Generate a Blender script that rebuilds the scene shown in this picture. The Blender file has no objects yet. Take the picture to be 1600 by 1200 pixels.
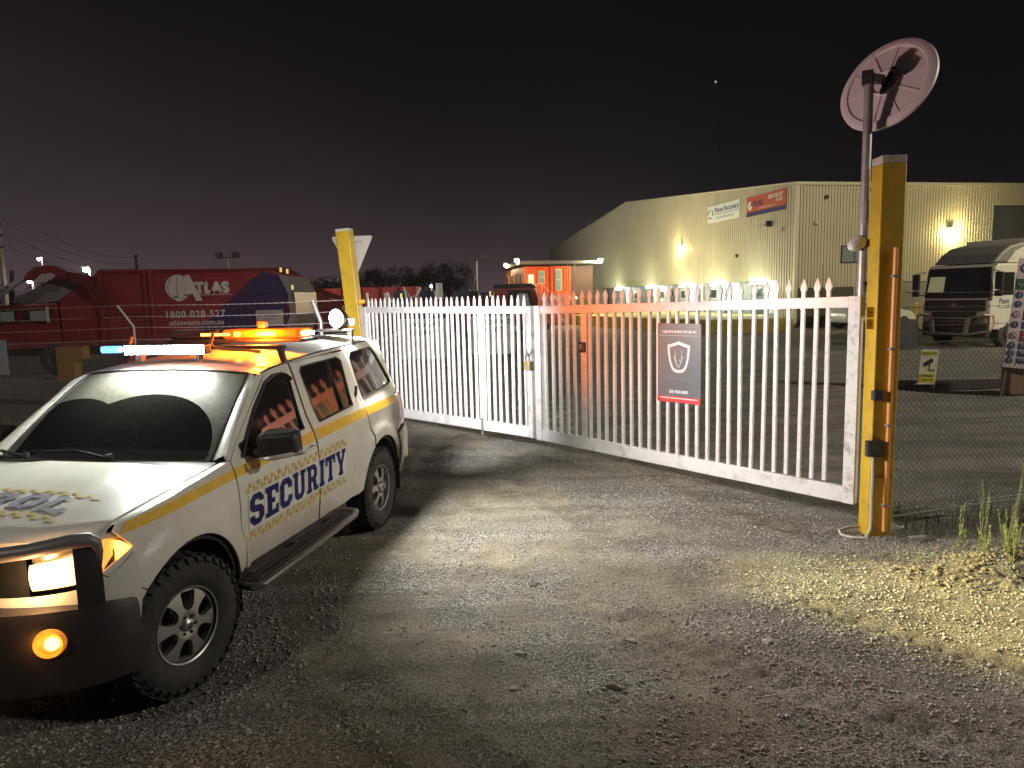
import bpy, bmesh, math, random
import numpy as np
from mathutils import Vector, Matrix
from mathutils.geometry import delaunay_2d_cdt
random.seed(7); np.random.seed(7)
sc = bpy.context.scene
COL = sc.collection
R = math.radians

# ------------------------------------------------------------------ camera
cd = bpy.data.cameras.new("camera"); cam = bpy.data.objects.new("camera", cd); COL.objects.link(cam)
cd.sensor_width = 36; cd.lens = 36*1103.3/1600; cd.clip_end = 3000; cd.clip_start = .05
_p, _r = R(7.13), R(1.42)
_F = Vector((0, math.cos(_p), -math.sin(_p))); _X = Vector((1, 0, 0)); _U = _X.cross(_F)
_R = math.cos(_r)*_X - math.sin(_r)*_U; _U = _R.cross(_F)
cam.matrix_world = Matrix((( _R.x, _U.x, -_F.x, 0), (_R.y, _U.y, -_F.y, 0), (_R.z, _U.z, -_F.z, 2.17), (0, 0, 0, 1)))
sc.camera = cam
# ------------------------------------------------------------------ world: city glow on a night sky
w = bpy.data.worlds.new("World"); sc.world = w; w.use_nodes = True
nt = w.node_tree; nt.nodes.clear(); N = nt.nodes.new; L = nt.links.new
out = N("ShaderNodeOutputWorld"); bg = N("ShaderNodeBackground"); L(bg.outputs[0], out.inputs[0])
tc = N("ShaderNodeTexCoord"); sp = N("ShaderNodeSeparateXYZ"); L(tc.outputs["Generated"], sp.inputs[0])
def wm(op, a, b=None, c=None):
    n = N("ShaderNodeMath"); n.operation = op
    for i, v in enumerate((a, b, c)):
        if v is None: continue
        if isinstance(v, (int, float)): n.inputs[i].default_value = v
        else: L(v, n.inputs[i])
    return n.outputs[0]
elev = wm('MAXIMUM', sp.outputs[2], 0.0)
glow = wm('POWER', 2.718, wm('MULTIPLY', elev, wm('SUBTRACT', wm('MULTIPLY', sp.outputs[0], -6.0), 11.5)))
azi = wm('ADD', wm('MULTIPLY', sp.outputs[0], -0.75), wm('MULTIPLY', sp.outputs[1], 0.35))   # brighter towards the town
azi = wm('MAXIMUM', wm('ADD', azi, 0.25), 0.12)
mx = N("ShaderNodeMix"); mx.data_type = 'RGBA'; L(wm('MINIMUM', wm('MULTIPLY', azi, glow), 1.0), mx.inputs[0])
mx.inputs[6].default_value = (0.0018, 0.0021, 0.0030, 1); mx.inputs[7].default_value = (0.118, 0.086, 0.094, 1)
ns = N("ShaderNodeTexNoise"); ns.inputs["Scale"].default_value = 1.6; ns.inputs["Detail"].default_value = 3; L(tc.outputs["Generated"], ns.inputs[0])
hv = N("ShaderNodeMix"); hv.data_type = 'RGBA'; hv.blend_type = 'MULTIPLY'; hv.inputs[0].default_value = .9
L(mx.outputs[2], hv.inputs[6])
cr = N("ShaderNodeValToRGB"); cr.color_ramp.elements[0].color = (.62, .66, .7, 1); cr.color_ramp.elements[1].color = (1.3, 1.2, 1.2, 1)
cr.color_ramp.elements[0].position = .3; cr.color_ramp.elements[1].position = .7
L(ns.outputs[0], cr.inputs[0]); L(cr.outputs[0], hv.inputs[7]); L(hv.outputs[2], bg.inputs[0]); bg.inputs[1].default_value = 1.0
sc.view_settings.view_transform = 'Standard'; sc.view_settings.look = 'None'
sc.view_settings.exposure = 0.0; sc.view_settings.gamma = 1; sc.view_settings.use_curve_mapping = False
cy = sc.cycles
cy.use_denoising = True; cy.max_bounces = 6; cy.diffuse_bounces = 3; cy.glossy_bounces = 3; cy.transmission_bounces = 4
cy.volume_bounces = 0; cy.caustics_reflective = False; cy.caustics_refractive = False; cy.sample_clamp_indirect = 6

# ------------------------------------------------------------------ helpers
def light(name, kind, e, loc, col=(1, 1, 1), to=None, parent=None, **kw):
    l = bpy.data.lights.new(name, kind); l.energy = e; l.color = col
    for k, v in kw.items(): setattr(l, k, v)
    o = bpy.data.objects.new(name, l); COL.objects.link(o); o.location = loc
    if to is not None:
        o.rotation_euler = (Vector(to)-Vector(loc)).to_track_quat('-Z', 'Y').to_euler()
    if parent: o.parent = parent
    return o
MATS = {}
def mat(name, col, rough=.6, metal=0, em=None, es=0, var=0, vs=8, bump=0, bs=60, coat=0, spec=.5, var2=None, dirt=0, ds=3, dcol=(.16, .13, .10), stretch=None):
    if name in MATS: return MATS[name]
    m = bpy.data.materials.new(name); m.use_nodes = True; t = m.node_tree; b = t.nodes["Principled BSDF"]
    b.inputs["Base Color"].default_value = (*col, 1); b.inputs["Roughness"].default_value = rough
    b.inputs["Metallic"].default_value = metal; b.inputs["Specular IOR Level"].default_value = spec
    if coat: b.inputs["Coat Weight"].default_value = coat; b.inputs["Coat Roughness"].default_value = .06
    if em: b.inputs["Emission Color"].default_value = (*em, 1); b.inputs["Emission Strength"].default_value = es
    tcx = t.nodes.new("ShaderNodeTexCoord"); vec = tcx.outputs["Object"]
    if stretch:
        mp = t.nodes.new("ShaderNodeMapping"); mp.inputs["Scale"].default_value = stretch; t.links.new(vec, mp.inputs[0]); vec = mp.outputs[0]
    cur = None
    if var or var2:
        n = t.nodes.new("ShaderNodeTexNoise"); n.inputs["Scale"].default_value = vs; n.inputs["Detail"].default_value = 5; n.inputs["Roughness"].default_value = .65
        t.links.new(vec, n.inputs[0])
        r = t.nodes.new("ShaderNodeValToRGB"); e0, e1 = r.color_ramp.elements
        e0.position = .32; e1.position = .68
        c2 = var2 or tuple(min(1, c*(1+var)) for c in col)
        e0.color = (*[c*(1-var) for c in col], 1); e1.color = (*c2, 1)
        t.links.new(n.outputs[0], r.inputs[0]); cur = r.outputs[0]
    if dirt:
        n = t.nodes.new("ShaderNodeTexNoise"); n.inputs["Scale"].default_value = ds; n.inputs["Detail"].default_value = 8; n.inputs["Roughness"].default_value = .7
        t.links.new(vec, n.inputs[0])
        r = t.nodes.new("ShaderNodeValToRGB"); r.color_ramp.elements[0].position = .5; r.color_ramp.elements[1].position = .72
        r.color_ramp.elements[0].color = (0, 0, 0, 1); r.color_ramp.elements[1].color = (dirt, dirt, dirt, 1)
        t.links.new(n.outputs[0], r.inputs[0])
        x = t.nodes.new("ShaderNodeMix"); x.data_type = 'RGBA'; t.links.new(r.outputs[0], x.inputs[0])
        if cur: t.links.new(cur, x.inputs[6])
        else: x.inputs[6].default_value = (*col, 1)
        x.inputs[7].default_value = (*dcol, 1); cur = x.outputs[2]
    if cur: t.links.new(cur, b.inputs["Base Color"])
    if bump:
        n = t.nodes.new("ShaderNodeTexNoise"); n.inputs["Scale"].default_value = bs; n.inputs["Detail"].default_value = 4
        t.links.new(vec, n.inputs[0]); bp = t.nodes.new("ShaderNodeBump"); bp.inputs["Strength"].default_value = bump; bp.inputs["Distance"].default_value = .01
        t.links.new(n.outputs[0], bp.inputs["Height"]); t.links.new(bp.outputs[0], b.inputs["Normal"])
    MATS[name] = m; return m

def tag(o, label=None, cat=None, group=None, kind=None):
    if label: o["label"] = label
    if cat: o["category"] = cat
    if group: o["group"] = group
    if kind: o["kind"] = kind
    return o
def thing(name, label, cat, loc=(0, 0, 0), rz=0, group=None):
    o = bpy.data.objects.new(name, None); COL.objects.link(o); o.location = loc; o.rotation_euler = (0, 0, rz)
    o.empty_display_size = .1
    return tag(o, label, cat, group)
class MB:
    def __init__(s): s.v = []; s.f = []
    def add(s, vs, fs):
        n = len(s.v); s.v += [tuple(a) for a in vs]; s.f += [tuple(i+n for i in q) for q in fs]; return s
    def box(s, c, d, rot=None, taper=1):
        x, y, z = [k/2 for k in d]
        vs = [Vector((i*x*(taper if k > 0 else 1), j*y*(taper if k > 0 else 1), k*z)) for k in (-1, 1) for j in (-1, 1) for i in (-1, 1)]
        if rot is not None: vs = [rot @ q for q in vs]
        vs = [q+Vector(c) for q in vs]
        return s.add(vs, [(0, 2, 3, 1), (4, 5, 7, 6), (0, 1, 5, 4), (2, 6, 7, 3), (0, 4, 6, 2), (1, 3, 7, 5)])
    def bar(s, a, b, w, h=None, roll=0):
        a, b = Vector(a), Vector(b); d = b-a; h = h or w
        q = d.to_track_quat('Z', 'Y').to_matrix() @ Matrix.Rotation(roll, 3, 'Z')
        return s.box((a+b)/2, (w, h, d.length), q)
    def tube(s, pts, r, n=8, cap=True):
        pts = [Vector(p) for p in pts]; rs = r if isinstance(r, (list, tuple)) else [r]*len(pts)
        up = Vector((0, 0, 1)); rings = []
        prev = None
        for i, p in enumerate(pts):
            d = (pts[min(i+1, len(pts)-1)]-pts[max(i-1, 0)]).normalized()
            if prev is None:
                a = d.cross(up if abs(d.z) < .95 else Vector((1, 0, 0))).normalized()
            else: a = (prev-d*prev.dot(d)).normalized()
            b = d.cross(a); prev = a
            rings.append([p+(a*math.cos(2*math.pi*k/n)+b*math.sin(2*math.pi*k/n))*rs[i] for k in range(n)])
        vs = [q for rr in rings for q in rr]; fs = []
        for i in range(len(pts)-1):
            for k in range(n):
                fs.append((i*n+k, i*n+(k+1) % n, (i+1)*n+(k+1) % n, (i+1)*n+k))
        if cap: fs += [tuple(range(n))[::-1], tuple((len(pts)-1)*n+k for k in range(n))]
        return s.add(vs, fs)
    def lathe(s, prof, n=32, axis='y', c=(0, 0, 0), close=False):
        # prof: (r, t) ; revolve about axis through c
        vs = []; c = Vector(c)
        for k in range(n):
            a = 2*math.pi*k/n; ca, sa = math.cos(a), math.sin(a)
            for r, t in prof:
                p = {'y': (r*ca, t, r*sa), 'z': (r*ca, r*sa, t), 'x': (t, r*ca, r*sa)}[axis]; vs.append(Vector(p)+c)
        m = len(prof); fs = []
        for k in range(n):
            k2 = (k+1) % n
            for j in range(m-1): fs.append((k*m+j, k*m+j+1, k2*m+j+1, k2*m+j))
        return s.add(vs, fs)
    def prism(s, poly, a, b, plane='xz'):
        # polygon extruded from a to b along the remaining axis
        def P(p, t): return {'xz': (p[0], t, p[1]), 'xy': (p[0], p[1], t), 'yz': (t, p[0], p[1])}[plane]
        n = len(poly); vs = [P(p, a) for p in poly]+[P(p, b) for p in poly]
        return s.add(vs, [tuple(range(n)), tuple(range(n, 2*n))[::-1]]+[(i, (i+1) % n, n+(i+1) % n, n+i) for i in range(n)])
    def build(s, name, m, parent=None, smooth=False, bevel=0, label=None, cat=None, group=None, kind=None, loc=None, segs=2):
        me = bpy.data.meshes.new(name); me.from_pydata(s.v, [], s.f); me.validate()
        bm = bmesh.new(); bm.from_mesh(me); bmesh.ops.recalc_face_normals(bm, faces=bm.faces); bm.to_mesh(me); bm.free()
        o = bpy.data.objects.new(name, me); COL.objects.link(o)
        for q in (m if isinstance(m, (list, tuple)) else [m]): me.materials.append(q)
        if smooth:
            me.shade_smooth()
            try: me.set_sharp_from_angle(angle=R(38))
            except Exception: pass
        if bevel:
            md = o.modifiers.new("bevel", 'BEVEL'); md.width = bevel; md.segments = segs; md.limit_method = 'ANGLE'; md.angle_limit = R(35)
        if parent: o.parent = parent
        if loc: o.location = loc
        return tag(o, label, cat, group, kind)
def lay(name, me_or_mb, m, parent, smooth=False):
    return me_or_mb.build(name, m, parent, smooth)
def copy_tree(o, parent=None):
    c = o.copy(); COL.objects.link(c); c.parent = parent
    for ch in list(o.children): copy_tree(ch, c)
    return c
def inpoly(x, y, P):
    r = False; n = len(P); j = n-1
    for i in range(n):
        xi, yi = P[i]; xj, yj = P[j]
        if (yi > y) != (yj > y) and x < (xj-xi)*(y-yi)/(yj-yi)+xi: r = not r
        j = i
    return r
def densify(P, st):
    o = []
    for i in range(len(P)):
        a, b = P[i], P[(i+1) % len(P)]; n = max(1, int(math.ceil(math.dist(a, b)/st)))
        o += [(a[0]+(b[0]-a[0])*k/n, a[1]+(b[1]-a[1])*k/n) for k in range(n)]
    return o
def rnd(P, r, n=4):
    # round the corners of a polygon
    o = []; m = len(P)
    for i in range(m):
        a, b, c = Vector(P[i-1]), Vector(P[i]), Vector(P[(i+1) % m])
        u, v = (a-b), (c-b); k = min(r, u.length*.45, v.length*.45)
        p, q = b+u.normalized()*k, b+v.normalized()*k
        for j in range(n+1):
            t = j/n; o.append(tuple(p*(1-t)**2+b*2*t*(1-t)+q*t*t))
    return o
def panel(name, poly, fn, m, parent, step=.06, holes=(), thick=.014, inset=.0, lab=None, mirror=False, flip=1):
    """polygon in 2D mapped by fn(u,v,off)->xyz, with a turned-in rim"""
    loops = [densify(poly, step)]+[densify(h, step) for h in holes]
    pts = []; edges = []
    for lp in loops:
        n0 = len(pts); pts += lp; edges += [(n0+i, n0+(i+1) % len(lp)) for i in range(len(lp))]
    us = [p[0] for p in poly]; vs_ = [p[1] for p in poly]
    u = min(us)+step*.5; bd = np.array(pts)
    while u < max(us):
        v = min(vs_)+step*.5
        while v < max(vs_):
            if inpoly(u, v, loops[0]) and not any(inpoly(u, v, h) for h in loops[1:]) and np.min(np.hypot(bd[:, 0]-u, bd[:, 1]-v)) > step*.45:
                pts.append((u, v))
            v += step
        u += step
    vo, eo, fo, _, _, _ = delaunay_2d_cdt([Vector(p) for p in pts], edges, [], 1, 1e-6)
    fo = [f for f in fo if (lambda cx, cy: inpoly(cx, cy, loops[0]) and not any(inpoly(cx, cy, h) for h in loops[1:]))(sum(vo[i].x for i in f)/3, sum(vo[i].y for i in f)/3)]
    V = [fn(p.x, p.y, 0) for p in vo]; F = [tuple(f) for f in fo]
    if thick:
        cnt = {}
        for f in F:
            for a, b in zip(f, f[1:]+f[:1]): cnt[(min(a, b), max(a, b))] = cnt.get((min(a, b), max(a, b)), 0)+1
        rim = [e for e, c in cnt.items() if c == 1]; mp = {}
        for e in rim:
            for i in e:
                if i not in mp: mp[i] = len(V); V.append(V[i]); V.append(fn(vo[i].x, vo[i].y, -thick))
            a, b = e; F.append((mp[a], mp[b], mp[b]+1, mp[a]+1))
    if mirror: V = [(p[0], -p[1], p[2]) for p in V]
    mb = MB(); mb.v = [tuple(p) for p in V]; mb.f = F
    return mb.build(name, m, parent, smooth=True, label=lab)
def text(body, size, bold=0, align='CENTER', space=1.0, shear=0):
    c = bpy.data.curves.new("lettering", 'FONT'); c.body = body; c.size = size; c.offset = bold; c.align_x = align; c.space_character = space
    c.resolution_u = 3; c.shear = shear; c.fill_mode = 'FRONT'
    o = bpy.data.objects.new("lettering", c); COL.objects.link(o); bpy.context.view_layer.update()
    me = bpy.data.meshes.new_from_object(o.evaluated_get(bpy.context.evaluated_depsgraph_get()))
    bpy.data.objects.remove(o); bpy.data.curves.remove(c); return me
def put_text(name, body, size, m, parent, origin, ux, uy, bold=0, align='CENTER', space=1, sx=1, shear=0, cuts=0, fn=None):
    """flat lettering on a surface: origin + u*ux + v*uy"""
    me = text(body, size, bold, align, space, shear); O, U, V = Vector(origin), Vector(ux), Vector(uy)
    for v in me.vertices:
        v.co = O+U*v.co.x*sx+V*v.co.y
    me.materials.clear(); me.materials.append(m); me.name = name
    o = bpy.data.objects.new(name, me); COL.objects.link(o); o.parent = parent; return o

# ------------------------------------------------------------------ ground
def lines(lo, hi, f0, f1, st, g=1.14):
    a = list(np.arange(f0, f1+1e-6, st)); s = st
    while a[-1] < hi: s *= g; a.append(a[-1]+s)
    s = st; b = [f0]
    while b[-1] > lo: s *= g; b.append(b[-1]-s)
    return np.array(b[1:][::-1]+a)
def vnoise(x, y, seed):
    rs = np.random.RandomState(seed); T = rs.rand(256, 256)
    xi = np.floor(x).astype(int); yi = np.floor(y).astype(int); fx = x-xi; fy = y-yi
    fx = fx*fx*(3-2*fx); fy = fy*fy*(3-2*fy)
    g = lambda i, j: T[i % 256, j % 256]
    return (g(xi, yi)*(1-fx)+g(xi+1, yi)*fx)*(1-fy)+(g(xi, yi+1)*(1-fx)+g(xi+1, yi+1)*fx)*fy-.5
def sst(a, b, t): t = np.clip((t-a)/(b-a), 0, 1); return t*t*(3-2*t)
def gz(x, y, fine=True):
    x = np.asarray(x, float); y = np.asarray(y, float)
    # height of the ground: falls 15 cm towards the right hand post
    z = -.15*sst(1.6, 3.2, x)*(1-sst(4.3, 6.5, x)*.2)*sst(2, 5, y)*(1-sst(9, 12, y))
    near = (1-sst(14, 24, np.hypot(x, y-5)))
    z = z+near*(.035*vnoise(x*.8+3, y*.8, 1)+.016*vnoise(x*2.6, y*2.6, 2))
    # dirt bank under the fence at the right
    bk = np.exp(-((y-(5.55+.26*(x-3.6)))/.26)**2)*sst(3.2, 4.0, x)
    z = z+bk*(.07+.05*vnoise(x*4, y*4, 5)+.03*vnoise(x*11, y*11, 6))
    if fine:
        z = z+near*(.010*vnoise(x*7, y*7, 3)+.007*vnoise(x*17, y*17, 4)*(.4+1.2*sst(-.1, .3, vnoise(x*.9, y*.9, 9))))
    for rr in (6.2, 4.6, 7.35, 9.0):      # curved wheel ruts through the gateway
        d = np.hypot(x-6.2, y-9.3)-rr; a = np.arctan2(y-9.3, x-6.2)*rr
        lug = .35+.65*(np.sin(a*38+np.sign(d)*1.2) > 0) if fine else 1
        z = z+near*(-.026*np.exp(-(d/.11)**2)*lug+.020*np.exp(-((np.abs(d)-.19)/.06)**2)*(.6+vnoise(a*3, d*9, 8)))
    # keep the track where the vehicle stands flat
    cx, cyy = -2.44, 5.35; u = (x-cx)*-.196+(y-cyy)*-.981; v = (x-cx)*.981+(y-cyy)*-.196
    fl = (1-sst(2.3, 3.0, np.abs(u)))*(1-sst(1.1, 1.5, np.abs(v)))
    return z*(1-fl)-.004*fl
xs = lines(-700, 700, -3.6, 6.2, .032); ys = lines(-60, 900, 2.3, 13, .034)
X, Y = np.meshgrid(xs, ys); Z = gz(X, Y)
nx, ny = len(xs), len(ys)
me = bpy.data.meshes.new("ground"); co = np.stack([X, Y, Z], -1).reshape(-1, 3).astype(np.float32)
ii = (np.arange(ny-1)[:, None]*nx+np.arange(nx-1)[None]).ravel(); q = np.stack([ii, ii+1, ii+nx+1, ii+nx], 1).astype(np.int32)
me.vertices.add(len(co)); me.vertices.foreach_set("co", co.ravel()); me.loops.add(q.size); me.loops.foreach_set("vertex_index", q.ravel())
me.polygons.add(len(q)); me.polygons.foreach_set("loop_start", np.arange(0, q.size, 4, dtype=np.int32)); me.update(); me.validate(); me.shade_smooth()
gm = bpy.data.materials.new("gravel_ground"); gm.use_nodes = True; t = gm.node_tree; b = t.nodes["Principled BSDF"]; b.inputs["Roughness"].default_value = .82; b.inputs["Specular IOR Level"].default_value = .35
def gn(scale, det=5, rough=.6, st=None):
    n = t.nodes.new("ShaderNodeTexNoise"); n.inputs["Scale"].default_value = scale; n.inputs["Detail"].default_value = det; n.inputs["Roughness"].default_value = rough
    if st:
        mp = t.nodes.new("ShaderNodeMapping"); mp.inputs["Scale"].default_value = st; mp.inputs["Rotation"].default_value = (0, 0, R(14)); t.links.new(gtc.outputs["Object"], mp.inputs[0]); t.links.new(mp.outputs[0], n.inputs[0])
    else: t.links.new(gtc.outputs["Object"], n.inputs[0])
    return n.outputs[0]
def gramp(s, a, b_, ca, cb):
    r = t.nodes.new("ShaderNodeValToRGB"); r.color_ramp.elements[0].position = a; r.color_ramp.elements[1].position = b_
    r.color_ramp.elements[0].color = (*ca, 1); r.color_ramp.elements[1].color = (*cb, 1); t.links.new(s, r.inputs[0]); return r.outputs[0]
def gmix(f, a, b_, bt='MIX'):
    n = t.nodes.new("ShaderNodeMix"); n.data_type = 'RGBA'; n.blend_type = bt
    if isinstance(f, (int, float)): n.inputs[0].default_value = f
    else: t.links.new(f, n.inputs[0])
    t.links.new(a, n.inputs[6]); t.links.new(b_, n.inputs[7]); return n.outputs[2]
gtc = t.nodes.new("ShaderNodeTexCoord")
dust = gramp(gn(2.2), .35, .7, (.23, .20, .15), (.44, .39, .30))
grit = gramp(gn(62, 2, .8), .40, .62, (.065, .060, .054), (.56, .54, .49))
patch = gramp(gn(.75, 7, .62), .42, .58, (0, 0, 0), (1, 1, 1))
colr = gmix(patch, dust, grit)
spk = gramp(gn(120, 2, .7), .40, .60, (.22, .22, .22), (1.55, 1.55, 1.55)); colr = gmix(.8, colr, spk, 'MULTIPLY')
tr = gramp(gn(1.0, 4, .6, (.35, 3.2, 1)), .38, .60, (.42, .40, .39), (1, 1, 1)); colr = gmix(.6, colr, tr, 'MULTIPLY')
t.links.new(colr, b.inputs["Base Color"])
bp1 = t.nodes.new("ShaderNodeBump"); bp1.inputs["Strength"].default_value = 1.0; bp1.inputs["Distance"].default_value = .03; t.links.new(gn(70, 3, .8), bp1.inputs["Height"])
bp2 = t.nodes.new("ShaderNodeBump"); bp2.inputs["Strength"].default_value = .55; bp2.inputs["Distance"].default_value = .05; t.links.new(gn(14, 4, .6), bp2.inputs["Height"]); t.links.new(bp1.outputs[0], bp2.inputs["Normal"])
t.links.new(bp2.outputs[0], b.inputs["Normal"])
me.materials.append(gm); g = bpy.data.objects.new("ground", me); COL.objects.link(g); tag(g, "gravel and dirt ground of the gateway and yard", kind="structure")
# loose gravel: one mesh of many small stones
def stones(name, n, region, r0, r1, m, label, seed, flat=.7):
    rs = np.random.RandomState(seed); x = rs.uniform(region[0], region[1], n); y = region[2]+(region[3]-region[2])*rs.rand(n)**1.5
    k = vnoise(x*1.1, y*1.1, 9)+.35*vnoise(x*3, y*3, 12)
    for rr in (6.2, 4.6, 7.35, 9.0):
        d = np.hypot(x-6.2, y-9.3)-rr; k = k-.55*np.exp(-(d/.12)**2)+.5*np.exp(-((np.abs(d)-.23)/.08)**2)
    keep = k > rs.uniform(-.45, .25, n)
    x, y = x[keep], y[keep]; n = len(x); r = r0+(r1-r0)*rs.rand(n)**3
    base = np.array([(1, 0, 0), (-.2, .9, 0), (-.9, -.3, .1), (.1, -1, 0), (.1, .1, 1), (0, 0, -1)], float)
    V = base[None]+rs.uniform(-.3, .3, (n, 6, 3)); a = rs.uniform(0, 6.28, n); ca, sa = np.cos(a)[:, None], np.sin(a)[:, None]
    V = np.stack([V[..., 0]*ca-V[..., 1]*sa, V[..., 0]*sa+V[..., 1]*ca, V[..., 2]*flat], -1)*r[:, None, None]
    V += np.stack([x, y, gz(x, y)+r*.25], -1)[:, None]
    F = np.array([(0, 1, 4), (1, 2, 4), (2, 3, 4), (3, 0, 4), (1, 0, 5), (2, 1, 5), (3, 2, 5), (0, 3, 5)])
    F = (F[None]+6*np.arange(n)[:, None, None]).reshape(-1, 3).astype(np.int32)
    me = bpy.data.meshes.new(name); me.vertices.add(n*6); me.vertices.foreach_set("co", V.reshape(-1).astype(np.float32)); me.loops.add(F.size); me.loops.foreach_set("vertex_index", F.ravel())
    me.polygons.add(len(F)); me.polygons.foreach_set("loop_start", np.arange(0, F.size, 3, dtype=np.int32)); me.update(); me.validate(); me.materials.append(m)
    o = bpy.data.objects.new(name, me); COL.objects.link(o); tag(o, label, kind="stuff")
gravm = mat("gravel_stone", (.22, .21, .19), .85, var=.6, vs=30, var2=(.56, .53, .47))
stones("gravel", 95000, (-2.8, 5.6, 2.5, 9.5), .0030, .0135, gravm, "fine loose grey gravel scattered over the driveway", 3)
stones("coarse_gravel", 9000, (-2.8, 5.6, 2.5, 9.5), .007, .020, gravm, "coarser grey stones gathered along the wheel tracks of the driveway", 11, .6)
def rock(name, x, y, s, sx, sy, rz, m, label, flat=.55):
    rs = random.Random(hash((round(x, 3), round(y, 3))) & 0xffff); mb = MB()
    bm = bmesh.new(); bmesh.ops.create_icosphere(bm, subdivisions=2, radius=1)
    for v in bm.verts:
        k = 1+rs.uniform(-.22, .22); v.co = Vector((v.co.x*k*s*sx, v.co.y*k*s*sy, max(-.5, v.co.z)*k*s*flat))
    me = bpy.data.meshes.new(name); bm.to_mesh(me); bm.free(); me.materials.append(m)
    o = bpy.data.objects.new(name, me); COL.objects.link(o); o.location = (x, y, float(gz(x, y))+s*flat*.35); o.rotation_euler = (0, 0, rz)
    return tag(o, label, "stone", "larger stones lying on the driveway")
# ================================================================== the patrol vehicle
white = mat("white_paint", (.70, .68, .62), .36, var=.06, vs=2.2, coat=.35, dirt=.5, ds=2.3, dcol=(.50, .45, .36))
trimk = mat("black_trim", (.022, .021, .022), .5, var=.3, vs=6, dirt=.3, ds=4, dcol=(.08, .07, .06))
barm = mat("powder_coat_black", (.028, .024, .026), .42, bump=.15, bs=180, dirt=.35, ds=5, dcol=(.10, .085, .07))
glassd = mat("tinted_glass", (.012, .011, .013), .03, spec=.9, coat=.4)
rubber = mat("tyre_rubber", (.028, .026, .025), .8, var=.35, vs=18, dirt=.5, ds=5, dcol=(.075, .065, .055))
alloy = mat("alloy", (.50, .49, .47), .34, metal=.75, dirt=.35, ds=6, dcol=(.22, .19, .16))
alud = mat("alloy_dark", (.10, .095, .09), .5, metal=.5)
chrome = mat("brushed_metal", (.62, .60, .58), .25, metal=1)
yel = mat("yellow_reflective", (.78, .47, .035), .45, var=.12, vs=20)
yelp = mat("yellow_check", (.60, .44, .12), .45, var=.12, vs=30)
navy = mat("navy_lettering", (.012, .011, .10), .6, spec=.2)
whiteflat = mat("white_print", (.72, .72, .70), .5)
redl = mat("red_lens", (.42, .02, .02), .12, coat=.6)
seam = mat("seam_dark", (.012, .012, .012), .8)

_t = white.node_tree; _b = _t.nodes["Principled BSDF"]; _lk = _b.inputs["Base Color"].links[0].from_socket
_c = _t.nodes.new("ShaderNodeTexCoord"); _s = _t.nodes.new("ShaderNodeSeparateXYZ"); _t.links.new(_c.outputs["Object"], _s.inputs[0])
_n = _t.nodes.new("ShaderNodeTexNoise"); _n.inputs["Scale"].default_value = 5; _n.inputs["Detail"].default_value = 8; _n.inputs["Roughness"].default_value = .7; _t.links.new(_c.outputs["Object"], _n.inputs[0])
_r = _t.nodes.new("ShaderNodeMapRange"); _r.inputs[1].default_value = .95; _r.inputs[2].default_value = .42; _t.links.new(_s.outputs[2], _r.inputs[0])
_m = _t.nodes.new("ShaderNodeMath"); _m.operation = 'MULTIPLY'; _t.links.new(_r.outputs[0], _m.inputs[0]); _t.links.new(_n.outputs[0], _m.inputs[1])
_x = _t.nodes.new("ShaderNodeMix"); _x.data_type = 'RGBA'; _t.links.new(_m.outputs[0], _x.inputs[0]); _t.links.new(_lk, _x.inputs[6]); _x.inputs[7].default_value = (.30, .25, .18, 1); _t.links.new(_x.outputs[2], _b.inputs["Base Color"])   # road grime low on the panels
suv = thing("patrol_vehicle", "white four wheel drive patrol wagon marked SECURITY with orange beacons, parked at the left of the gate", "car", (-2.442, 5.353, 0), 4.515)
_tz = np.array([.25, .45, .6, .8, .95, 1.08, 1.16, 1.23, 1.30, 1.65, 1.76, 1.9]); _ty = np.array([.86, .888, .908, .924, .930, .922, .902, .870, .838, .728, .675, .60])
_zz = np.linspace(.2, 1.95, 176); _yy = np.convolve(np.pad(np.interp(_zz, _tz, _ty), 4, 'edge'), np.ones(9)/9, 'valid')
def sY(x, z, flare=True):
    y = float(np.interp(z, _zz, _yy))
    if x > 1.45: y -= .17*((x-1.45)/.75)**2.2
    if x < -1.55: y -= (.10+.03*max(0, z-1.2))*((-1.55-x)/.8)**2.2
    if flare and z < 1.05:
        for c in (1.425, -1.425):
            r = math.hypot(x-c, z-.39); k = min(1, max(0, (.66-r)/.10)); k = k*k*(3-2*k)
            y += .038*k
    return y
def sfn(d=0.0): return lambda u, v, off: (u, sY(u, v)+off+d, v)
def zg(x): return float(np.interp(x, [-2.3, -2.15, -1.8, -1.0, -.3, 0, .25, .45], [1.72, 1.742, 1.758, 1.745, 1.712, 1.69, 1.662, 1.62]))
def zroof(x, y):
    ye = sY(x, zg(x)); k = min(1, abs(y)/ye); return zg(x)+(.058 if x < -.2 else .045)*(1-k**2.3)
def arc(cx, a0, a1, r=.50, n=14, rx=.475): return [(cx+rx*math.cos(R(a0+(a1-a0)*i/n)), .39+r*math.sin(R(a0+(a1-a0)*i/n))) for i in range(n+1)]
topline = lambda a, b, n=8: [(a+(b-a)*i/n, zg(a+(b-a)*i/n)) for i in range(n+1)]
Wf = [(.80, 1.195), (.47, 1.455), (.24, 1.60), (.10, 1.640), (-.05, 1.640), (-.115, 1.60), (-.06, 1.215)]
Wr = [(-.31, 1.22), (-.30, 1.62), (-.345, 1.655), (-1.00, 1.672), (-1.06, 1.635), (-.985, 1.25)]
Wq = [(-1.23, 1.275), (-1.255, 1.655), (-1.30, 1.690), (-1.80, 1.700), (-1.90, 1.62), (-2.10, 1.325)]
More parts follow.
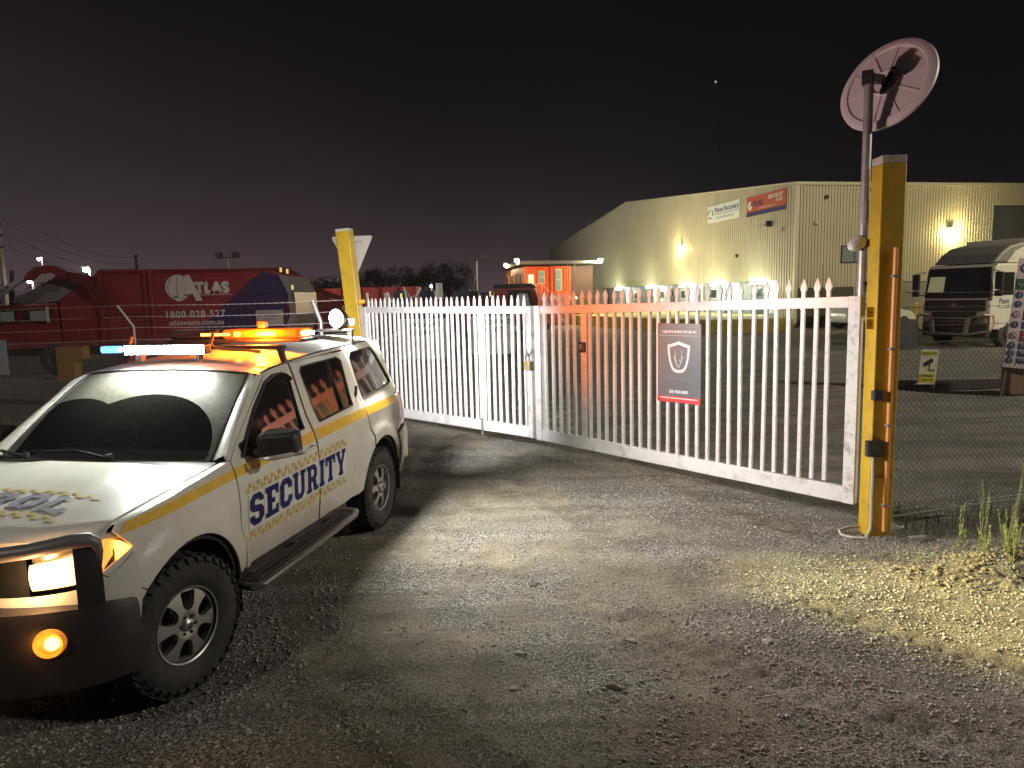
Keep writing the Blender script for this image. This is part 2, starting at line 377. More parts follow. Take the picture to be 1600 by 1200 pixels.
for mir in (False, True):
    s = -1 if mir else 1
    P = lambda name, poly, m=white, d=0.0, **k: panel(name, poly, sfn(d), m, suv, mirror=mir, **k)
    # front wing: wheel arch from the front sill up and over
    P("front_wing", [(.925, 1.20), (.905, .52), (.955, .50)]+arc(1.425, 166, 44, n=16)+[(1.965, .895), (1.80, .975), (1.885, 1.075), (1.86, 1.105), (1.4, 1.155)], step=.05)
    P("wing_lower", arc(1.425, 22, 43, n=4)+[(1.965, .885), (2.02, .86), (2.02, .55)], step=.05)
    P("front_door", [(.915, 1.195), (.895, .50), (-.165, .475), (-.150, 1.17), (-.175, 1.695)]+topline(-.13, .18, 4)[0:]+[(.30, 1.585), (.50, 1.465)], holes=[Wf], step=.05)
    P("rear_door", [(-.175, 1.17), (-.187, .475), (-.70, .465)]+[p for p in arc(-1.425, 12, 62, n=7)]+[(-1.165, 1.20), (-1.165, 1.712), (-.5, 1.705), (-.20, 1.695)], holes=[Wr], step=.05)
    P("rear_quarter", [(-1.175, 1.20)]+arc(-1.425, 66, 158, n=12)+[(-1.93, .84), (-2.06, .86), (-2.03, 1.21), (-2.235, 1.25), (-2.21, 1.42), (-2.13, 1.70), (-1.9, 1.742), (-1.5, 1.738), (-1.175, 1.722)], holes=[Wq], step=.05)
    P("cant_rail", [(.30, 1.600), (.21, 1.655), (-.17, 1.70), (-.5, 1.71), (-1.17, 1.726), (-1.6, 1.745), (-2.12, 1.715)]+topline(-2.12, .25, 16)+[(.33, 1.64), (.93, 1.235), (.93, 1.20), (.91, 1.205)], step=.05, thick=.02)
    P("sill", [(.955, .495), (.97, .43), (-.72, .40), (-.70, .46)], trimk, d=-.012, step=.08)
    P("tail_light", rnd([(-2.04, 1.20), (-2.065, .87), (-2.30, .87), (-2.26, 1.23)], .03), redl, d=.002, step=.06)
    P("rear_bumper", rnd([(-1.885, .42), (-1.935, .83), (-2.38, .855), (-2.40, .46)], .03), d=.022, step=.07)
    gfn = lambda u, v, off: (u, .858-.310*(v-1.2)-((.10+.03*(v-1.2))*((-1.55-u)/.8)**2.2 if u < -1.55 else 0), v)
    for Wp in (Wf, Wr, Wq): panel("side_window", Wp, gfn, glassd, suv, step=.08, thick=0, mirror=mir)
    # rubber seal round the windows, window divider, weather shield
    def ring(Wp, wd, d, nm="window_seal"):
        c = (sum(p[0] for p in Wp)/len(Wp), sum(p[1] for p in Wp)/len(Wp))
        mb = MB(); pts = densify(Wp, .05)+[Wp[0]]
        mb.tube([(p[0], s*(sY(*p)+d), p[1]) for p in pts], wd, 6, cap=False); mb.build(nm, trimk, suv, smooth=True)
    ring(Wf, .009, -.004); ring(Wr, .009, -.004); ring(Wq, .007, 0)
    MB().tube([(x, s*(sY(x, z)-.006), z) for x, z in [(-.79, 1.236), (-.80, 1.45), (-.815, 1.665)]], .013, 6).build("window_divider", trimk, suv, smooth=True)
    P("weather_shield", [(.80, 1.195), (.47, 1.455), (.24, 1.60), (.10, 1.640), (-.05, 1.640), (-.115, 1.60), (-.11, 1.575), (-.03, 1.592), (.09, 1.592), (.20, 1.555), (.38, 1.425), (.62, 1.20)], mat("smoked_plastic", (.012, .010, .012), .08, coat=.6), d=.026, step=.04, thick=.03)
    # dark backing so the gaps read as shadow
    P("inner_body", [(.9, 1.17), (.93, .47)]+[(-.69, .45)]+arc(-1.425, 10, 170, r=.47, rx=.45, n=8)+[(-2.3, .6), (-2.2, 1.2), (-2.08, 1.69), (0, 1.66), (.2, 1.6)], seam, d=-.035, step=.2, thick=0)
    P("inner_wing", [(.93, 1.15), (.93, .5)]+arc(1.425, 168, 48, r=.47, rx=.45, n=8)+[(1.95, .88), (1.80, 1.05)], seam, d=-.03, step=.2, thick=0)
    # decals
    P("stripe", [(1.865, 1.050), (.927, 1.092), (.927, 1.148), (1.82, 1.105)], yel, d=.003, step=.06, thick=0)
    P("stripe", [(.912, 1.093), (-.150, 1.107), (-.150, 1.183), (.912, 1.149)], yel, d=.003, step=.06, thick=0)
    P("stripe", [(-.192, 1.107), (-1.160, 1.123), (-1.160, 1.197), (-.192, 1.184)], yel, d=.003, step=.06, thick=0)
    P("stripe", [(-1.182, 1.123), (-2.03, 1.138), (-2.03, 1.207), (-1.182, 1.197)], yel, d=.003, step=.06, thick=0)
    # rain gutter bead, black roof channel
    MB().tube([(x, s*(sY(x, zg(x))-.012), zg(x)+.004) for x in np.linspace(.22, -2.1, 24)], .009, 6).build("roof_channel", trimk, suv, smooth=True)
    # waist moulding crease + door handles
    for hx, nm in ((.03, "door_handle"),):
        y = sY(hx, 1.075); mb = MB()
        mb.tube([(hx+.105, s*(y+.004), 1.068), (hx+.09, s*(y+.035), 1.072), (hx-.08, s*(y+.04), 1.078), (hx-.10, s*(y+.004), 1.078)], .014, 8); mb.build(nm, white, suv, smooth=True)
    y = sY(-1.13, 1.36); MB().tube([(-1.10, s*(y+.012), 1.30), (-1.105, s*(y+.022), 1.34), (-1.125, s*(y+.018), 1.40)], .014, 8).build("door_handle", trimk, suv, smooth=True)
    # mirror
    mb = MB(); prof = rnd([(.0, -.105), (.0, .095), (.255, .10), (.265, -.085)], .05)
    mb.add([(.60-.00, s*(.955+a), 1.255+b) for a, b in prof]+[(.76-.25*a, s*(.965+a*.94), 1.253+b*.80) for a, b in prof], [tuple(range(len(prof))), tuple(range(len(prof), 2*len(prof)))[::-1]]+[(i, (i+1) % len(prof), len(prof)+(i+1) % len(prof), len(prof)+i) for i in range(len(prof))])
    mir_o = mb.build("door_mirror", trimk, suv, smooth=True, bevel=.025, segs=3)
    MB().tube([(.66, s*.86, 1.19), (.67, s*.93, 1.19), (.67, s*1.0, 1.20)], .035, 8).build("mirror_arm", trimk, suv, smooth=True)
    MB().tube([(.775, s*1.0, 1.180), (.765, s*1.09, 1.185), (.72, s*1.17, 1.195), (.64, s*1.215, 1.205)], [.010, .016, .016, .010], 8).build("mirror_indicator", mat("clear_lens", (.55, .5, .45), .15, coat=.5), suv, smooth=True)
    P("mirror_sail", [(.80, 1.20), (.62, 1.20), (.60, 1.34)], trimk, d=.008, step=.06)
    # side step
    mb = MB(); y0, y1 = s*.93, s*1.075
    mb.box((.26, (y0+y1)/2, .440), (1.46, abs(y1-y0), .02)); st_o = mb.build("side_step", trimk, suv, bevel=.006)
    mb = MB()
    for k in range(30):
        x = -.42+k*.047
        for j in range(3): mb.box((x+(.012 if j % 2 else 0), s*(.955+j*.042), .4535), (.034, .024, .008), Matrix.Rotation(R(28 if j % 2 else -28), 3, 'Z'))
    mb.build("tread_pattern", mat("grip_rubber", (.05, .045, .042), .6), suv)
    MB().tube([(1.0, s*.94, .435), (1.02, s*1.04, .435), (.98, s*1.085, .435), (.3, s*1.09, .438), (-.42, s*1.085, .44), (-.51, s*1.05, .44), (-.53, s*.98, .44), (-.50, s*.90, .44)], .025, 10).build("step_rail", mat("step_rail_grey", (.16, .15, .14), .4, metal=.5, dirt=.4), suv, smooth=True)
    for x in (.8, .25, -.3): MB().bar((x, s*.6, .40), (x, s*1.02, .425), .04, .02).build("step_bracket", trimk, suv)
    # mud flaps and wheel wells
    for cx in (1.425, -1.425):
        MB().box((cx-.475, s*.80, .40), (.012, .24, .32)).build("mud_flap", trimk, suv, bevel=.004)
        mb = MB(); a0, n = -12, 16
        ringp = [(cx+.475*math.cos(R(a0+(180-2*a0)*i/n)), .39+.50*math.sin(R(a0+(180-2*a0)*i/n))) for i in range(n+1)]
        V = []
        for yy in (s*.50, s*.905): V += [(p[0], yy, p[1]) for p in ringp]
        mb.add(V, [(i, i+1, n+2+i, n+1+i) for i in range(n)]); mb.add([(p[0], s*.5, p[1]) for p in ringp], [tuple(range(n+1))]); mb.build("wheel_well", seam, suv)
# lettering on both sides (block capitals)
GL = {
 'S': (6, [(1.5,0),(4.5,0),(6,1.5),(6,3.6),(5,4.7),(2.1,5.2),(2.1,6),(2.5,6.4),(3.6,6.4),(4,6),(4,5.6),(6,5.6),(6,6.5),(4.5,8),(1.5,8),(0,6.5),(0,4.6),(1,3.6),(3.9,3.1),(3.9,2),(3.5,1.6),(2.5,1.6),(2,2),(2,2.7),(0,2.7),(0,1.5)], []),
 'E': (6, [(0,0),(6,0),(6,2.6),(4.8,2.6),(4.8,1.5),(3,1.5),(3,3.3),(4.4,3.3),(4.4,4.7),(3,4.7),(3,6.5),(4.8,6.5),(4.8,5.4),(6,5.4),(6,8),(0,8),(0,6.6),(.8,6.6),(.8,1.4),(0,1.4)], []),
 'C': (6, [(1.5,0),(4.5,0),(6,1.5),(6,3),(4,3),(4,2.2),(3.6,1.7),(2.5,1.7),(2.1,2.2),(2.1,5.8),(2.5,6.3),(3.6,6.3),(4,5.8),(4,5),(6,5),(6,6.5),(4.5,8),(1.5,8),(0,6.5),(0,1.5)], []),
 'U': (6.6, [(0,8),(0,6.8),(.6,6.8),(.6,1.5),(2,0),(4.6,0),(6,1.5),(6,6.8),(6.6,6.8),(6.6,8),(3.8,8),(3.8,6.8),(4.2,6.8),(4.2,2.2),(3.8,1.7),(2.8,1.7),(2.4,2.2),(2.4,6.8),(2.8,6.8),(2.8,8)], []),
 'R': (6.6, [(0,0),(2.8,0),(2.8,1.2),(2.4,1.2),(2.4,3),(3.2,3),(4.0,0),(6.6,0),(6.6,1.2),(5.8,1.2),(5,3.4),(5.8,4.4),(5.8,6.6),(4.4,8),(0,8),(0,6.8),(.6,6.8),(.6,1.2),(0,1.2)], [[(2.4,4.5),(3.6,4.5),(4,4.9),(4,6.1),(3.6,6.5),(2.4,6.5)]]),
 'I': (3, [(0,0),(3,0),(3,1.3),(2.5,1.3),(2.5,6.7),(3,6.7),(3,8),(0,8),(0,6.7),(.5,6.7),(.5,1.3),(0,1.3)], []),
 'T': (6.2, [(1.5,0),(4.7,0),(4.7,1.3),(4.1,1.3),(4.1,6.4),(5,6.4),(5,5.2),(6.2,5.2),(6.2,8),(0,8),(0,5.2),(1.2,5.2),(1.2,6.4),(2.1,6.4),(2.1,1.3),(1.5,1.3)], []),
 'Y': (6.4, [(1.7,0),(4.7,0),(4.7,1.3),(4.2,1.3),(4.2,3.2),(5.9,6.8),(6.4,6.8),(6.4,8),(3.9,8),(3.9,6.8),(4.2,6.8),(3.2,4.7),(2.2,6.8),(2.5,6.8),(2.5,8),(0,8),(0,6.8),(.5,6.8),(2.2,3.2),(2.2,1.3),(1.7,1.3)], []),
 'P': (6, [(0,0),(3,0),(3,1.2),(2.4,1.2),(2.4,3),(4.4,3),(6,4.4),(6,6.6),(4.5,8),(0,8),(0,6.8),(.6,6.8),(.6,1.2),(0,1.2)], [[(2.4,4.5),(3.7,4.5),(4.1,4.9),(4.1,6.1),(3.7,6.5),(2.4,6.5)]]),
 'A': (7, [(0,0),(2.8,0),(2.8,1.2),(2.3,1.2),(2.6,2.2),(4.4,2.2),(4.7,1.2),(4.2,1.2),(4.2,0),(7,0),(7,1.2),(6.4,1.2),(4.6,8),(2.4,8),(.6,1.2),(0,1.2)], [[(3.0,3.6),(4.0,3.6),(3.5,5.8)]]),
 'O': (6, [(1.5,0),(4.5,0),(6,1.5),(6,6.5),(4.5,8),(1.5,8),(0,6.5),(0,1.5)], [[(2.5,1.7),(3.6,1.7),(4,2.2),(4,5.8),(3.6,6.3),(2.5,6.3),(2.1,5.8),(2.1,2.2)]]),
 'L': (6, [(0,0),(6,0),(6,2.8),(4.7,2.8),(4.7,1.5),(2.4,1.5),(2.4,6.8),(3,6.8),(3,8),(0,8),(0,6.8),(.6,6.8),(.6,1.2),(0,1.2)], []),
}
def word(wd, u0, u1, v0, v1):
    tot = sum(GL[c][0] for c in wd)+.8*(len(wd)-1); k = (u1-u0)/tot; h = (v1-v0)/8; u = 0; o = []
    for c in wd:
        wdt, P, H = GL[c]; o.append((c, [(u0+(u+a)*k, v0+b*h) for a, b in P], [[(u0+(u+a)*k, v0+b*h) for a, b in q] for q in H])); u += wdt+.8
    return o
for c, P, H in word("SECURITY", -.815, .625, .735, .945):
    f = lambda u, v, off: (-u, sY(-u, v)+.006+off, v)
    panel("letter", P, f, navy, suv, step=.045, holes=H, thick=0, lab="navy letter %s on the near side" % c)
    # pale keyline behind each letter
    cu, cv = sum(p[0] for p in P)/len(P), .84
    xs_ = [p[0] for p in P]; panel("keyline", [(min(xs_)-.008, .725), (max(xs_)+.008, .725), (max(xs_)+.008, .955), (min(xs_)-.008, .955)], lambda u, v, off: (-u, sY(-u, v)+.0035+off, v), whiteflat, suv, step=.05, thick=0)
    panel("letter", [(-.19-p[0], p[1]) for p in P], lambda u, v, off: (u, sY(u, v)+.006+off, v), navy, suv, step=.06, holes=[[(-.19-p[0], p[1]) for p in h] for h in H], thick=0, mirror=True)
def checks(u0, u1, v0, rows, cw, ch, fn, name="check_band"):
    mb = MB(); n = int((u1-u0)/cw)
    for i in range(n):
        for j in range(rows):
            if (i+j) % 2: continue
            a, b = u0+i*cw, v0+j*ch; k = len(mb.v)
            mb.v += [fn(a, b, 0), fn(a+cw, b, 0), fn(a+cw, b+ch, 0), fn(a, b+ch, 0)]; mb.f.append((k, k+1, k+2, k+3))
    return mb.build(name, yelp, suv)
for s in (1, -1):
    fn = lambda u, v, off: (u, s*(sY(u, v)+.0045), v)
    checks(-.655, .85, .962, 2, .0455, .031, fn); checks(-.655, .85, .645, 2, .0455, .031, fn)
# ---- roof
def roofpanel():
    xs_ = np.linspace(.262, -2.13, 26); mb = MB(); V = []; ny_ = 22
    for x in xs_:
        ye = sY(x, zg(x))-.004
        for j in range(ny_+1):
            y = ye*(2*j/ny_-1); xx = x+(.035*(1-(y/ye)**2) if x > .2 else 0)
            z = zroof(x, y) - (.0 if abs(y) < ye*.9 else .0)
            for rb in (-.45, -.15, .15, .45):   # pressed ribs in the roof skin
                if x < -.15: z += .006*math.exp(-((y-rb)/.03)**2)
            V.append((xx, y, z+.004))
    return mb.add(V, [(i*(ny_+1)+j, i*(ny_+1)+j+1, (i+1)*(ny_+1)+j+1, (i+1)*(ny_+1)+j) for i in range(25) for j in range(ny_)])
roofpanel().build("roof", white, suv, smooth=True)
# ---- windscreen with wiped arcs
wm_ = bpy.data.materials.new("dusty_windscreen"); wm_.use_nodes = True; tt = wm_.node_tree; bb = tt.nodes["Principled BSDF"]
def tn(op, a, b=None, c=None):
    n = tt.nodes.new("ShaderNodeMath"); n.operation = op; n.use_clamp = False
    for i, v in enumerate((a, b, c)):
        if v is None: continue
        if isinstance(v, (int, float)): n.inputs[i].default_value = v
        else: tt.links.new(v, n.inputs[i])
    return n.outputs[0]
c_ = tt.nodes.new("ShaderNodeTexCoord"); s_ = tt.nodes.new("ShaderNodeSeparateXYZ"); tt.links.new(c_.outputs["Object"], s_.inputs[0])
def wiped(py, rad):
    dy = tn('SUBTRACT', s_.outputs[1], py); dz = tn('MULTIPLY', tn('SUBTRACT', s_.outputs[2], 1.19), 1.62)
    d = tn('SQRT', tn('ADD', tn('MULTIPLY', dy, dy), tn('MULTIPLY', dz, dz)))
    return tn('MULTIPLY', tn('LESS_THAN', d, rad), tn('GREATER_THAN', dz, .02)), d
a1, d1 = wiped(.12, .60); a2, d2 = wiped(-.42, .55)
a1 = tn('MULTIPLY', a1, tn('GREATER_THAN', s_.outputs[1], -.45)); a2 = tn('MULTIPLY', a2, tn('GREATER_THAN', s_.outputs[1], -.70))
clear = tn('MAXIMUM', a1, a2)
nz = tt.nodes.new("ShaderNodeTexNoise"); nz.inputs["Scale"].default_value = 26; nz.inputs["Detail"].default_value = 6; tt.links.new(c_.outputs["Object"], nz.inputs[0])
cv_ = tt.nodes.new("ShaderNodeCombineXYZ"); tt.links.new(d1, cv_.inputs[0]); sn_ = tt.nodes.new("ShaderNodeTexNoise"); sn_.inputs["Scale"].default_value = 75; tt.links.new(cv_.outputs[0], sn_.inputs[0])
smear = tn('MULTIPLY', tn('MAXIMUM', tn('SUBTRACT', sn_.outputs[0], .50), 0.0), .30)
dustf = tn('ADD', tn('MULTIPLY', tn('SUBTRACT', 1.0, tn('MULTIPLY', clear, .88)), tn('ADD', .22, tn('MULTIPLY', nz.outputs[0], .55))), tn('MULTIPLY', smear, clear))
tt.links.new(tn('MINIMUM', tn('ADD', .42, tn('MULTIPLY', dustf, 1.3)), 1.0), bb.inputs["Alpha"])
mxx = tt.nodes.new("ShaderNodeMix"); mxx.data_type = 'RGBA'; tt.links.new(dustf, mxx.inputs[0]); mxx.inputs[6].default_value = (.012, .012, .016, 1); mxx.inputs[7].default_value = (.42, .40, .33, 1)
tt.links.new(mxx.outputs[2], bb.inputs["Base Color"]); tt.links.new(tn('ADD', .04, tn('MULTIPLY', dustf, .9)), bb.inputs["Roughness"])
mb = MB(); V = []; nu, nv = 24, 14
def ws(u, v):   # u -1..1, v 0..1
    yb, yt = .765, .645; y = u*(yb+(yt-yb)*v)
    xb = .925+.10*(1-u*u); xt = .262+.045*(1-u*u); zb = 1.195+.018*(1-u*u); zt = zroof(.262, y*.98)-.002
    x = xb+(xt-xb)*v; z = zb+(zt-zb)*v+.022*math.sin(math.pi*v)
    return (x, y, z)
for i in range(nv+1):
    for j in range(nu+1): V.append(ws(2*j/nu-1, i/nv))
mb.add(V, [(i*(nu+1)+j, i*(nu+1)+j+1, (i+1)*(nu+1)+j+1, (i+1)*(nu+1)+j) for i in range(nv) for j in range(nu)])
mb.build("windscreen", wm_, suv, smooth=True)
MB().tube([ws(-1+2*j/20, .999) for j in range(21)], .010, 6).build("windscreen_seal", trimk, suv, smooth=True)
for s in (1, -1):   # A pillar between the glass and the door frame
    mb = MB(); V = []
    for i in range(15):
        v = i/14; a = Vector(ws(s*1.0, v)); xq = .925+(.300-.925)*v; zq = 1.236+(1.640-1.236)*v+.016*math.sin(math.pi*v); b_ = Vector((xq, s*(sY(xq, zq)), zq))
        for k in range(5):
            q = a.lerp(b_, k/4); q += Vector((.5, s*.5, .5))*.016*math.sin(math.pi*k/4); V.append(q)
    mb.add(V, [(i*5+k, i*5+k+1, (i+1)*5+k+1, (i+1)*5+k) for i in range(14) for k in range(4)])
    mb.build("windscreen_pillar", white, suv, smooth=True)
    MB().tube([Vector(ws(s*.995, i/14))+Vector((.004, 0, .004)) for i in range(15)], .007, 6).build("pillar_seal", trimk, suv, smooth=True)
# cowl, wipers
mb = MB(); V = []
for j in range(21):
    u = -1+j/10; V += [(.925+.10*(1-u*u)-.02, u*.78, 1.195+.018*(1-u*u)-.012), (.985+.10*(1-u*u), u*.80, 1.172+.016*(1-u*u))]
mb.add(V, [(2*j, 2*j+1, 2*j+3, 2*j+2) for j in range(20)]); mb.build("cowl", trimk, suv)
for py, ang in ((.10, 66), (-.52, 74)):
    O = Vector((1.0, py, 1.215))
    e = Vector((.955, py-.50, 1.236)); MB().tube([O, (O+e)/2+Vector((0, 0, .03)), e], [.012, .008, .006], 6).build("wiper_arm", trimk, suv, smooth=True)
    MB().tube([e+Vector((.02, .30, .012)), e+Vector((0, 0, .008)), e+Vector((.0, -.12, .006))], .009, 6).build("wiper_blade", trimk, suv, smooth=True)
    MB().lathe([(0, .03), (.02, .03), (.024, 0)], 12, 'z', O).build("wiper_pivot", trimk, suv)
# ---- bonnet
def hz(x, y):
    t_ = (x-.98)/1.15; k = min(1, abs(y)/.80)
    z = 1.205-.055*t_-.035*t_*t_-.035*k**2.6
    cr_ = .36+.14*t_; z += .013*(1/(1+math.exp((abs(y)-cr_)/.030)))       # raised centre
    xf = 2.13-.25*k**3
    if x > xf-.07: z -= .05*((x-xf+.07)/.07)**2
    return z
def bx(u, v):
    y = u*(.785+.03*v); k = min(1, abs(y)/.80); xf = 2.13-.25*k**3; xb = .985+.10*(1-u*u); return xb+(xf-xb)*v, y
mb = MB(); V = []; nu, nv = 60, 40
for i in range(nv+1):
    for j in range(nu+1):
        x, y = bx(2*j/nu-1, i/nv); V.append((x, y, hz(x, y)))
for j in range(nu+1):
    x, y = bx(2*j/nu-1, 1); V.append((x-.005, y, hz(x, y)-.03))
mb.add(V, [(i*(nu+1)+j, i*(nu+1)+j+1, (i+1)*(nu+1)+j+1, (i+1)*(nu+1)+j) for i in range(nv+1) for j in range(nu)])
mb.build("bonnet", white, suv, smooth=True)
for s in (1, -1):   # strip of wing top between bonnet shut line and side
    mb = MB(); V = []
    for i in range(21):
        v = i/20; x, y = bx(1.0, v); y = abs(y)+.006; x2 = .93+(1.865-.93)*v; z2 = 1.20+(1.105-1.20)*v
        a = Vector((x, s*y, hz(x, .78)-.004)); b_ = Vector((x2, s*sY(x2, z2), z2))
        for k in range(5):
            q = a.lerp(b_, k/4); q.z += .010*math.sin(math.pi*k/4); V.append(q)
    mb.add(V, [(i*5+k, i*5+k+1, (i+1)*5+k+1, (i+1)*5+k) for i in range(20) for k in range(4)]); mb.build("wing_top", white, suv, smooth=True)
for c, P, H in word("PATROL", -.56, .52, -1.845, -1.665):
    panel("letter", P, lambda u, v, off: (-v, u, hz(-v, u)+.009), mat("faded_navy", (.27, .25, .33), .55), suv, step=.04, holes=H, thick=0, lab="faded navy letter %s on the bonnet" % c)
checks(1.62, 1.655, -.58, 1, .0001, 1, lambda u, v, o: (u, v, hz(u, v)), "check_band") if 0 else None
mb = MB()
for r0 in (1.585, 1.875):
    for i in range(26):
        for j in range(2):
            if (i+j) % 2: continue
            y = -.58+i*.044; x = r0+j*.028; k = len(mb.v)
            mb.v += [(a, b_, hz(a, b_)+.005) for a, b_ in ((x, y), (x+.028, y), (x+.028, y+.044), (x, y+.044))]; mb.f.append((k, k+1, k+2, k+3))
mb.build("bonnet_check_band", mat("faded_yellow", (.62, .50, .22), .5, var=.15, vs=30), suv)
# ---- nose
FP = [(2.17, 0), (2.165, .25), (2.145, .45), (2.10, .62), (2.04, .745), (1.97, .825), (1.89, .868), (1.80, .897)]
def fpath(t, off=0, P=FP):
    t = max(0, min(.99999, t))*(len(P)-1); i = int(t); f = t-i
    g = lambda k: Vector(P[max(0, min(len(P)-1, k))])
    p0, p1, p2, p3 = g(i-1), g(i), g(i+1), g(i+2)
    if i == 0: p0 = Vector((p2.x, -p2.y))
    q = .5*((2*p1)+(p2-p0)*f+(2*p0-5*p1+4*p2-p3)*f*f+(3*p1-p0-3*p2+p3)*f**3)
    d = (p2-p1).normalized(); nn = Vector((d.y, -d.x))
    if nn.x < 0 and abs(nn.y) < .5: nn = -nn
    return q+Vector((abs(nn.x), abs(nn.y)))*off
def strip(name, t0, t1, zlo, zhi, m, off=0.0, n=18, s=1, P=FP, rows=1, bulge=0, parent=None, **k):
    mb = MB(); V = []
    for i in range(n+1):
        t = t0+(t1-t0)*i/n
        for j in range(rows+1):
            v = j/rows; q = fpath(t, off+bulge*math.sin(math.pi*v), P); V.append((q.x, s*q.y, zlo(t)+(zhi(t)-zlo(t))*v))
    mb.add(V, [(i*(rows+1)+j, i*(rows+1)+j+1, (i+1)*(rows+1)+j+1, (i+1)*(rows+1)+j) for i in range(n) for j in range(rows)])
    return mb.build(name, m, parent or suv, smooth=True, **k)
lampglass = mat("lamp_housing", (.35, .30, .24), .2, metal=.6, coat=.5)
hlit = mat("headlamp_lit", (1, .8, .5), .3, em=(1, .58, .22), es=3.2)
alit = mat("amber_lamp_lit", (1, .45, .08), .3, em=(1, .33, .04), es=9)
dimamb = mat("amber_glow", (.8, .35, .08), .3, em=(1, .36, .06), es=1.2)
for s in (1, -1):
    lo = lambda t: float(np.interp(t, [.30, .42, .60, .80, .90, 1.0], [.835, .835, .845, .875, .915, .965]))
    hi = lambda t: float(np.interp(t, [.30, .42, .60, .80, .90, 1.0], [.99, 1.005, 1.03, 1.055, 1.045, .985]))
    strip("nose_panel", 0, 1, lambda t: float(np.interp(t, [0, .3, .85, 1], [1.03, 1.03, 1.05, 1.0])), lambda t: float(np.interp(t, [0, .85, 1], [1.085, 1.07, 1.09])), white, off=-.02, s=s)
    strip("headlamp_housing", .40, 1.0, lo, hi, lampglass, off=-.035, s=s, rows=3)
    if s == 1:
        strip("headlamp_lens", .40, .74, lambda t: lo(t)+.012, lambda t: hi(t)-.030, hlit, off=-.012, s=s, rows=4, bulge=.015)
        strip("indicator_lens", .86, .975, lambda t: lo(t)+.022, lambda t: hi(t)-.022, alit, off=-.010, s=s, rows=3, bulge=.008)
        strip("headlamp_reflector", .75, .86, lambda t: lo(t)+.008, lambda t: hi(t)-.008, dimamb, off=-.022, s=s, rows=3)
    else:
        strip("headlamp_lens", .44, .70, lambda t: lo(t)+.012, lambda t: hi(t)-.015, hlit, off=-.012, s=s, rows=4, bulge=.015)
    strip("bumper_cover", .0, 1.0, lambda t: .60, lambda t: lo(t)-.008, white, off=.012, s=s, rows=6, bulge=.03)
    strip("grille", 0, .38, lambda t: .80, lambda t: 1.02, mat("grille_black", (.02, .02, .02), .4), off=-.03, s=s)
    MB().tube([(2.19-.02, s*.36, 1.02), (2.17, s*.22, .84)], .02, 8).build("grille_bar", chrome, suv, smooth=True)
# ---- bull bar
BP = [(2.29, 0), (2.275, .32), (2.24, .52), (2.18, .68), (2.105, .80), (2.025, .885), (1.945, .930), (1.865, .948)]
for s in (1, -1):
    prof = lambda t: [(-.06, .40), (.0, .38), (.02, .46), (.012, .70), (.0, float(np.interp(t, [0, .5, .8, 1], [.785, .775, .755, .735]))), (-.10, float(np.interp(t, [0, .5, .8, 1], [.795, .785, .765, .74])))]
    mb = MB(); V = []; n = 26
    for i in range(n+1):
        t = i/n
        for off, z in prof(t):
            q = fpath(t, off, BP); V.append((q.x, s*q.y, z))
    k = 6; mb.add(V, [(i*k+j, i*k+j+1, (i+1)*k+j+1, (i+1)*k+j) for i in range(n) for j in range(k-1)])
    mb.build("bull_bar_bumper", barm, suv, smooth=True)
    # upright plate at the corner
    mb = MB(); V = []; n = 8
    for i in range(n+1):
        t = .60+(.745-.60)*i/n
        for z, off in ((.74, -.005), (.80, 0), (1.04, -.004), (1.085, -.02)):
            q = fpath(t, off, BP); V.append((q.x, s*q.y, z))
    for i in range(n+1):
        t = .60+(.745-.60)*i/n
        for z, off in ((.74, -.045), (.80, -.045), (1.04, -.045), (1.085, -.045)):
            q = fpath(t, off, BP); V.append((q.x, s*q.y, z))
    h = (n+1)*4
    F = [(i*4+j, i*4+j+1, (i+1)*4+j+1, (i+1)*4+j) for i in range(n) for j in range(3)]; F += [tuple(h+q for q in f) for f in F]
    F += [(j, j+1, h+j+1, h+j) for j in range(3)]+[(n*4+j, n*4+j+1, h+n*4+j+1, h+n*4+j) for j in range(3)]
    mb.add(V, F); mb.build("bull_bar_upright", barm, suv, smooth=True)
    MB().tube([(fpath(t, -.02, BP).x, s*fpath(t, -.02, BP).y, z) for t, z in [(0, 1.055), (.15, 1.055), (.3, 1.06), (.42, 1.07), (.52, 1.082), (.60, 1.09), (.68, 1.085), (.725, 1.065), (.74, 1.02), (.735, .96)]], [.036]*7+[.030, .022, .015], 12).build("bull_bar_top_tube", mat("bar_tube_lit_grey", (.17, .155, .15), .45, metal=.2, dirt=.3), suv, smooth=True)  # top tube paler than the black bar, light put into its grey
    q = fpath(.62, -.02, BP); MB().lathe([(0, .012), (.02, .01), (.022, 0)], 10, 'z', (q.x, s*q.y, 1.108)).build("bolt", chrome, suv)
    # fog lamp
    q = fpath(.47, .016, BP); d = Vector((.9, s*.42, 0)).normalized()
    fo = MB().lathe([(0, .0), (.05, .006), (.062, .02), (.068, .004), (.07, -.02)], 24, 'y', (0, 0, 0)).build("fog_lamp", mat('fog_amber', (.7, .25, .04), .3, em=(1, .26, .02), es=.45) if s == 1 else lampglass, suv, smooth=True)
    fo.location = (q.x, s*q.y, .635); fo.rotation_euler = (0, 0, math.atan2(d.y, d.x)-math.pi/2)
    if s == 1:
        MB().lathe([(0, .03), (.018, .028), (.03, .012), (.032, 0)], 20, 'y', (-.016, .012, .004)).build("fog_bulb", mat("fog_lit", (1, .6, .1), .3, em=(1, .45, .08), es=10), fo, smooth=True)
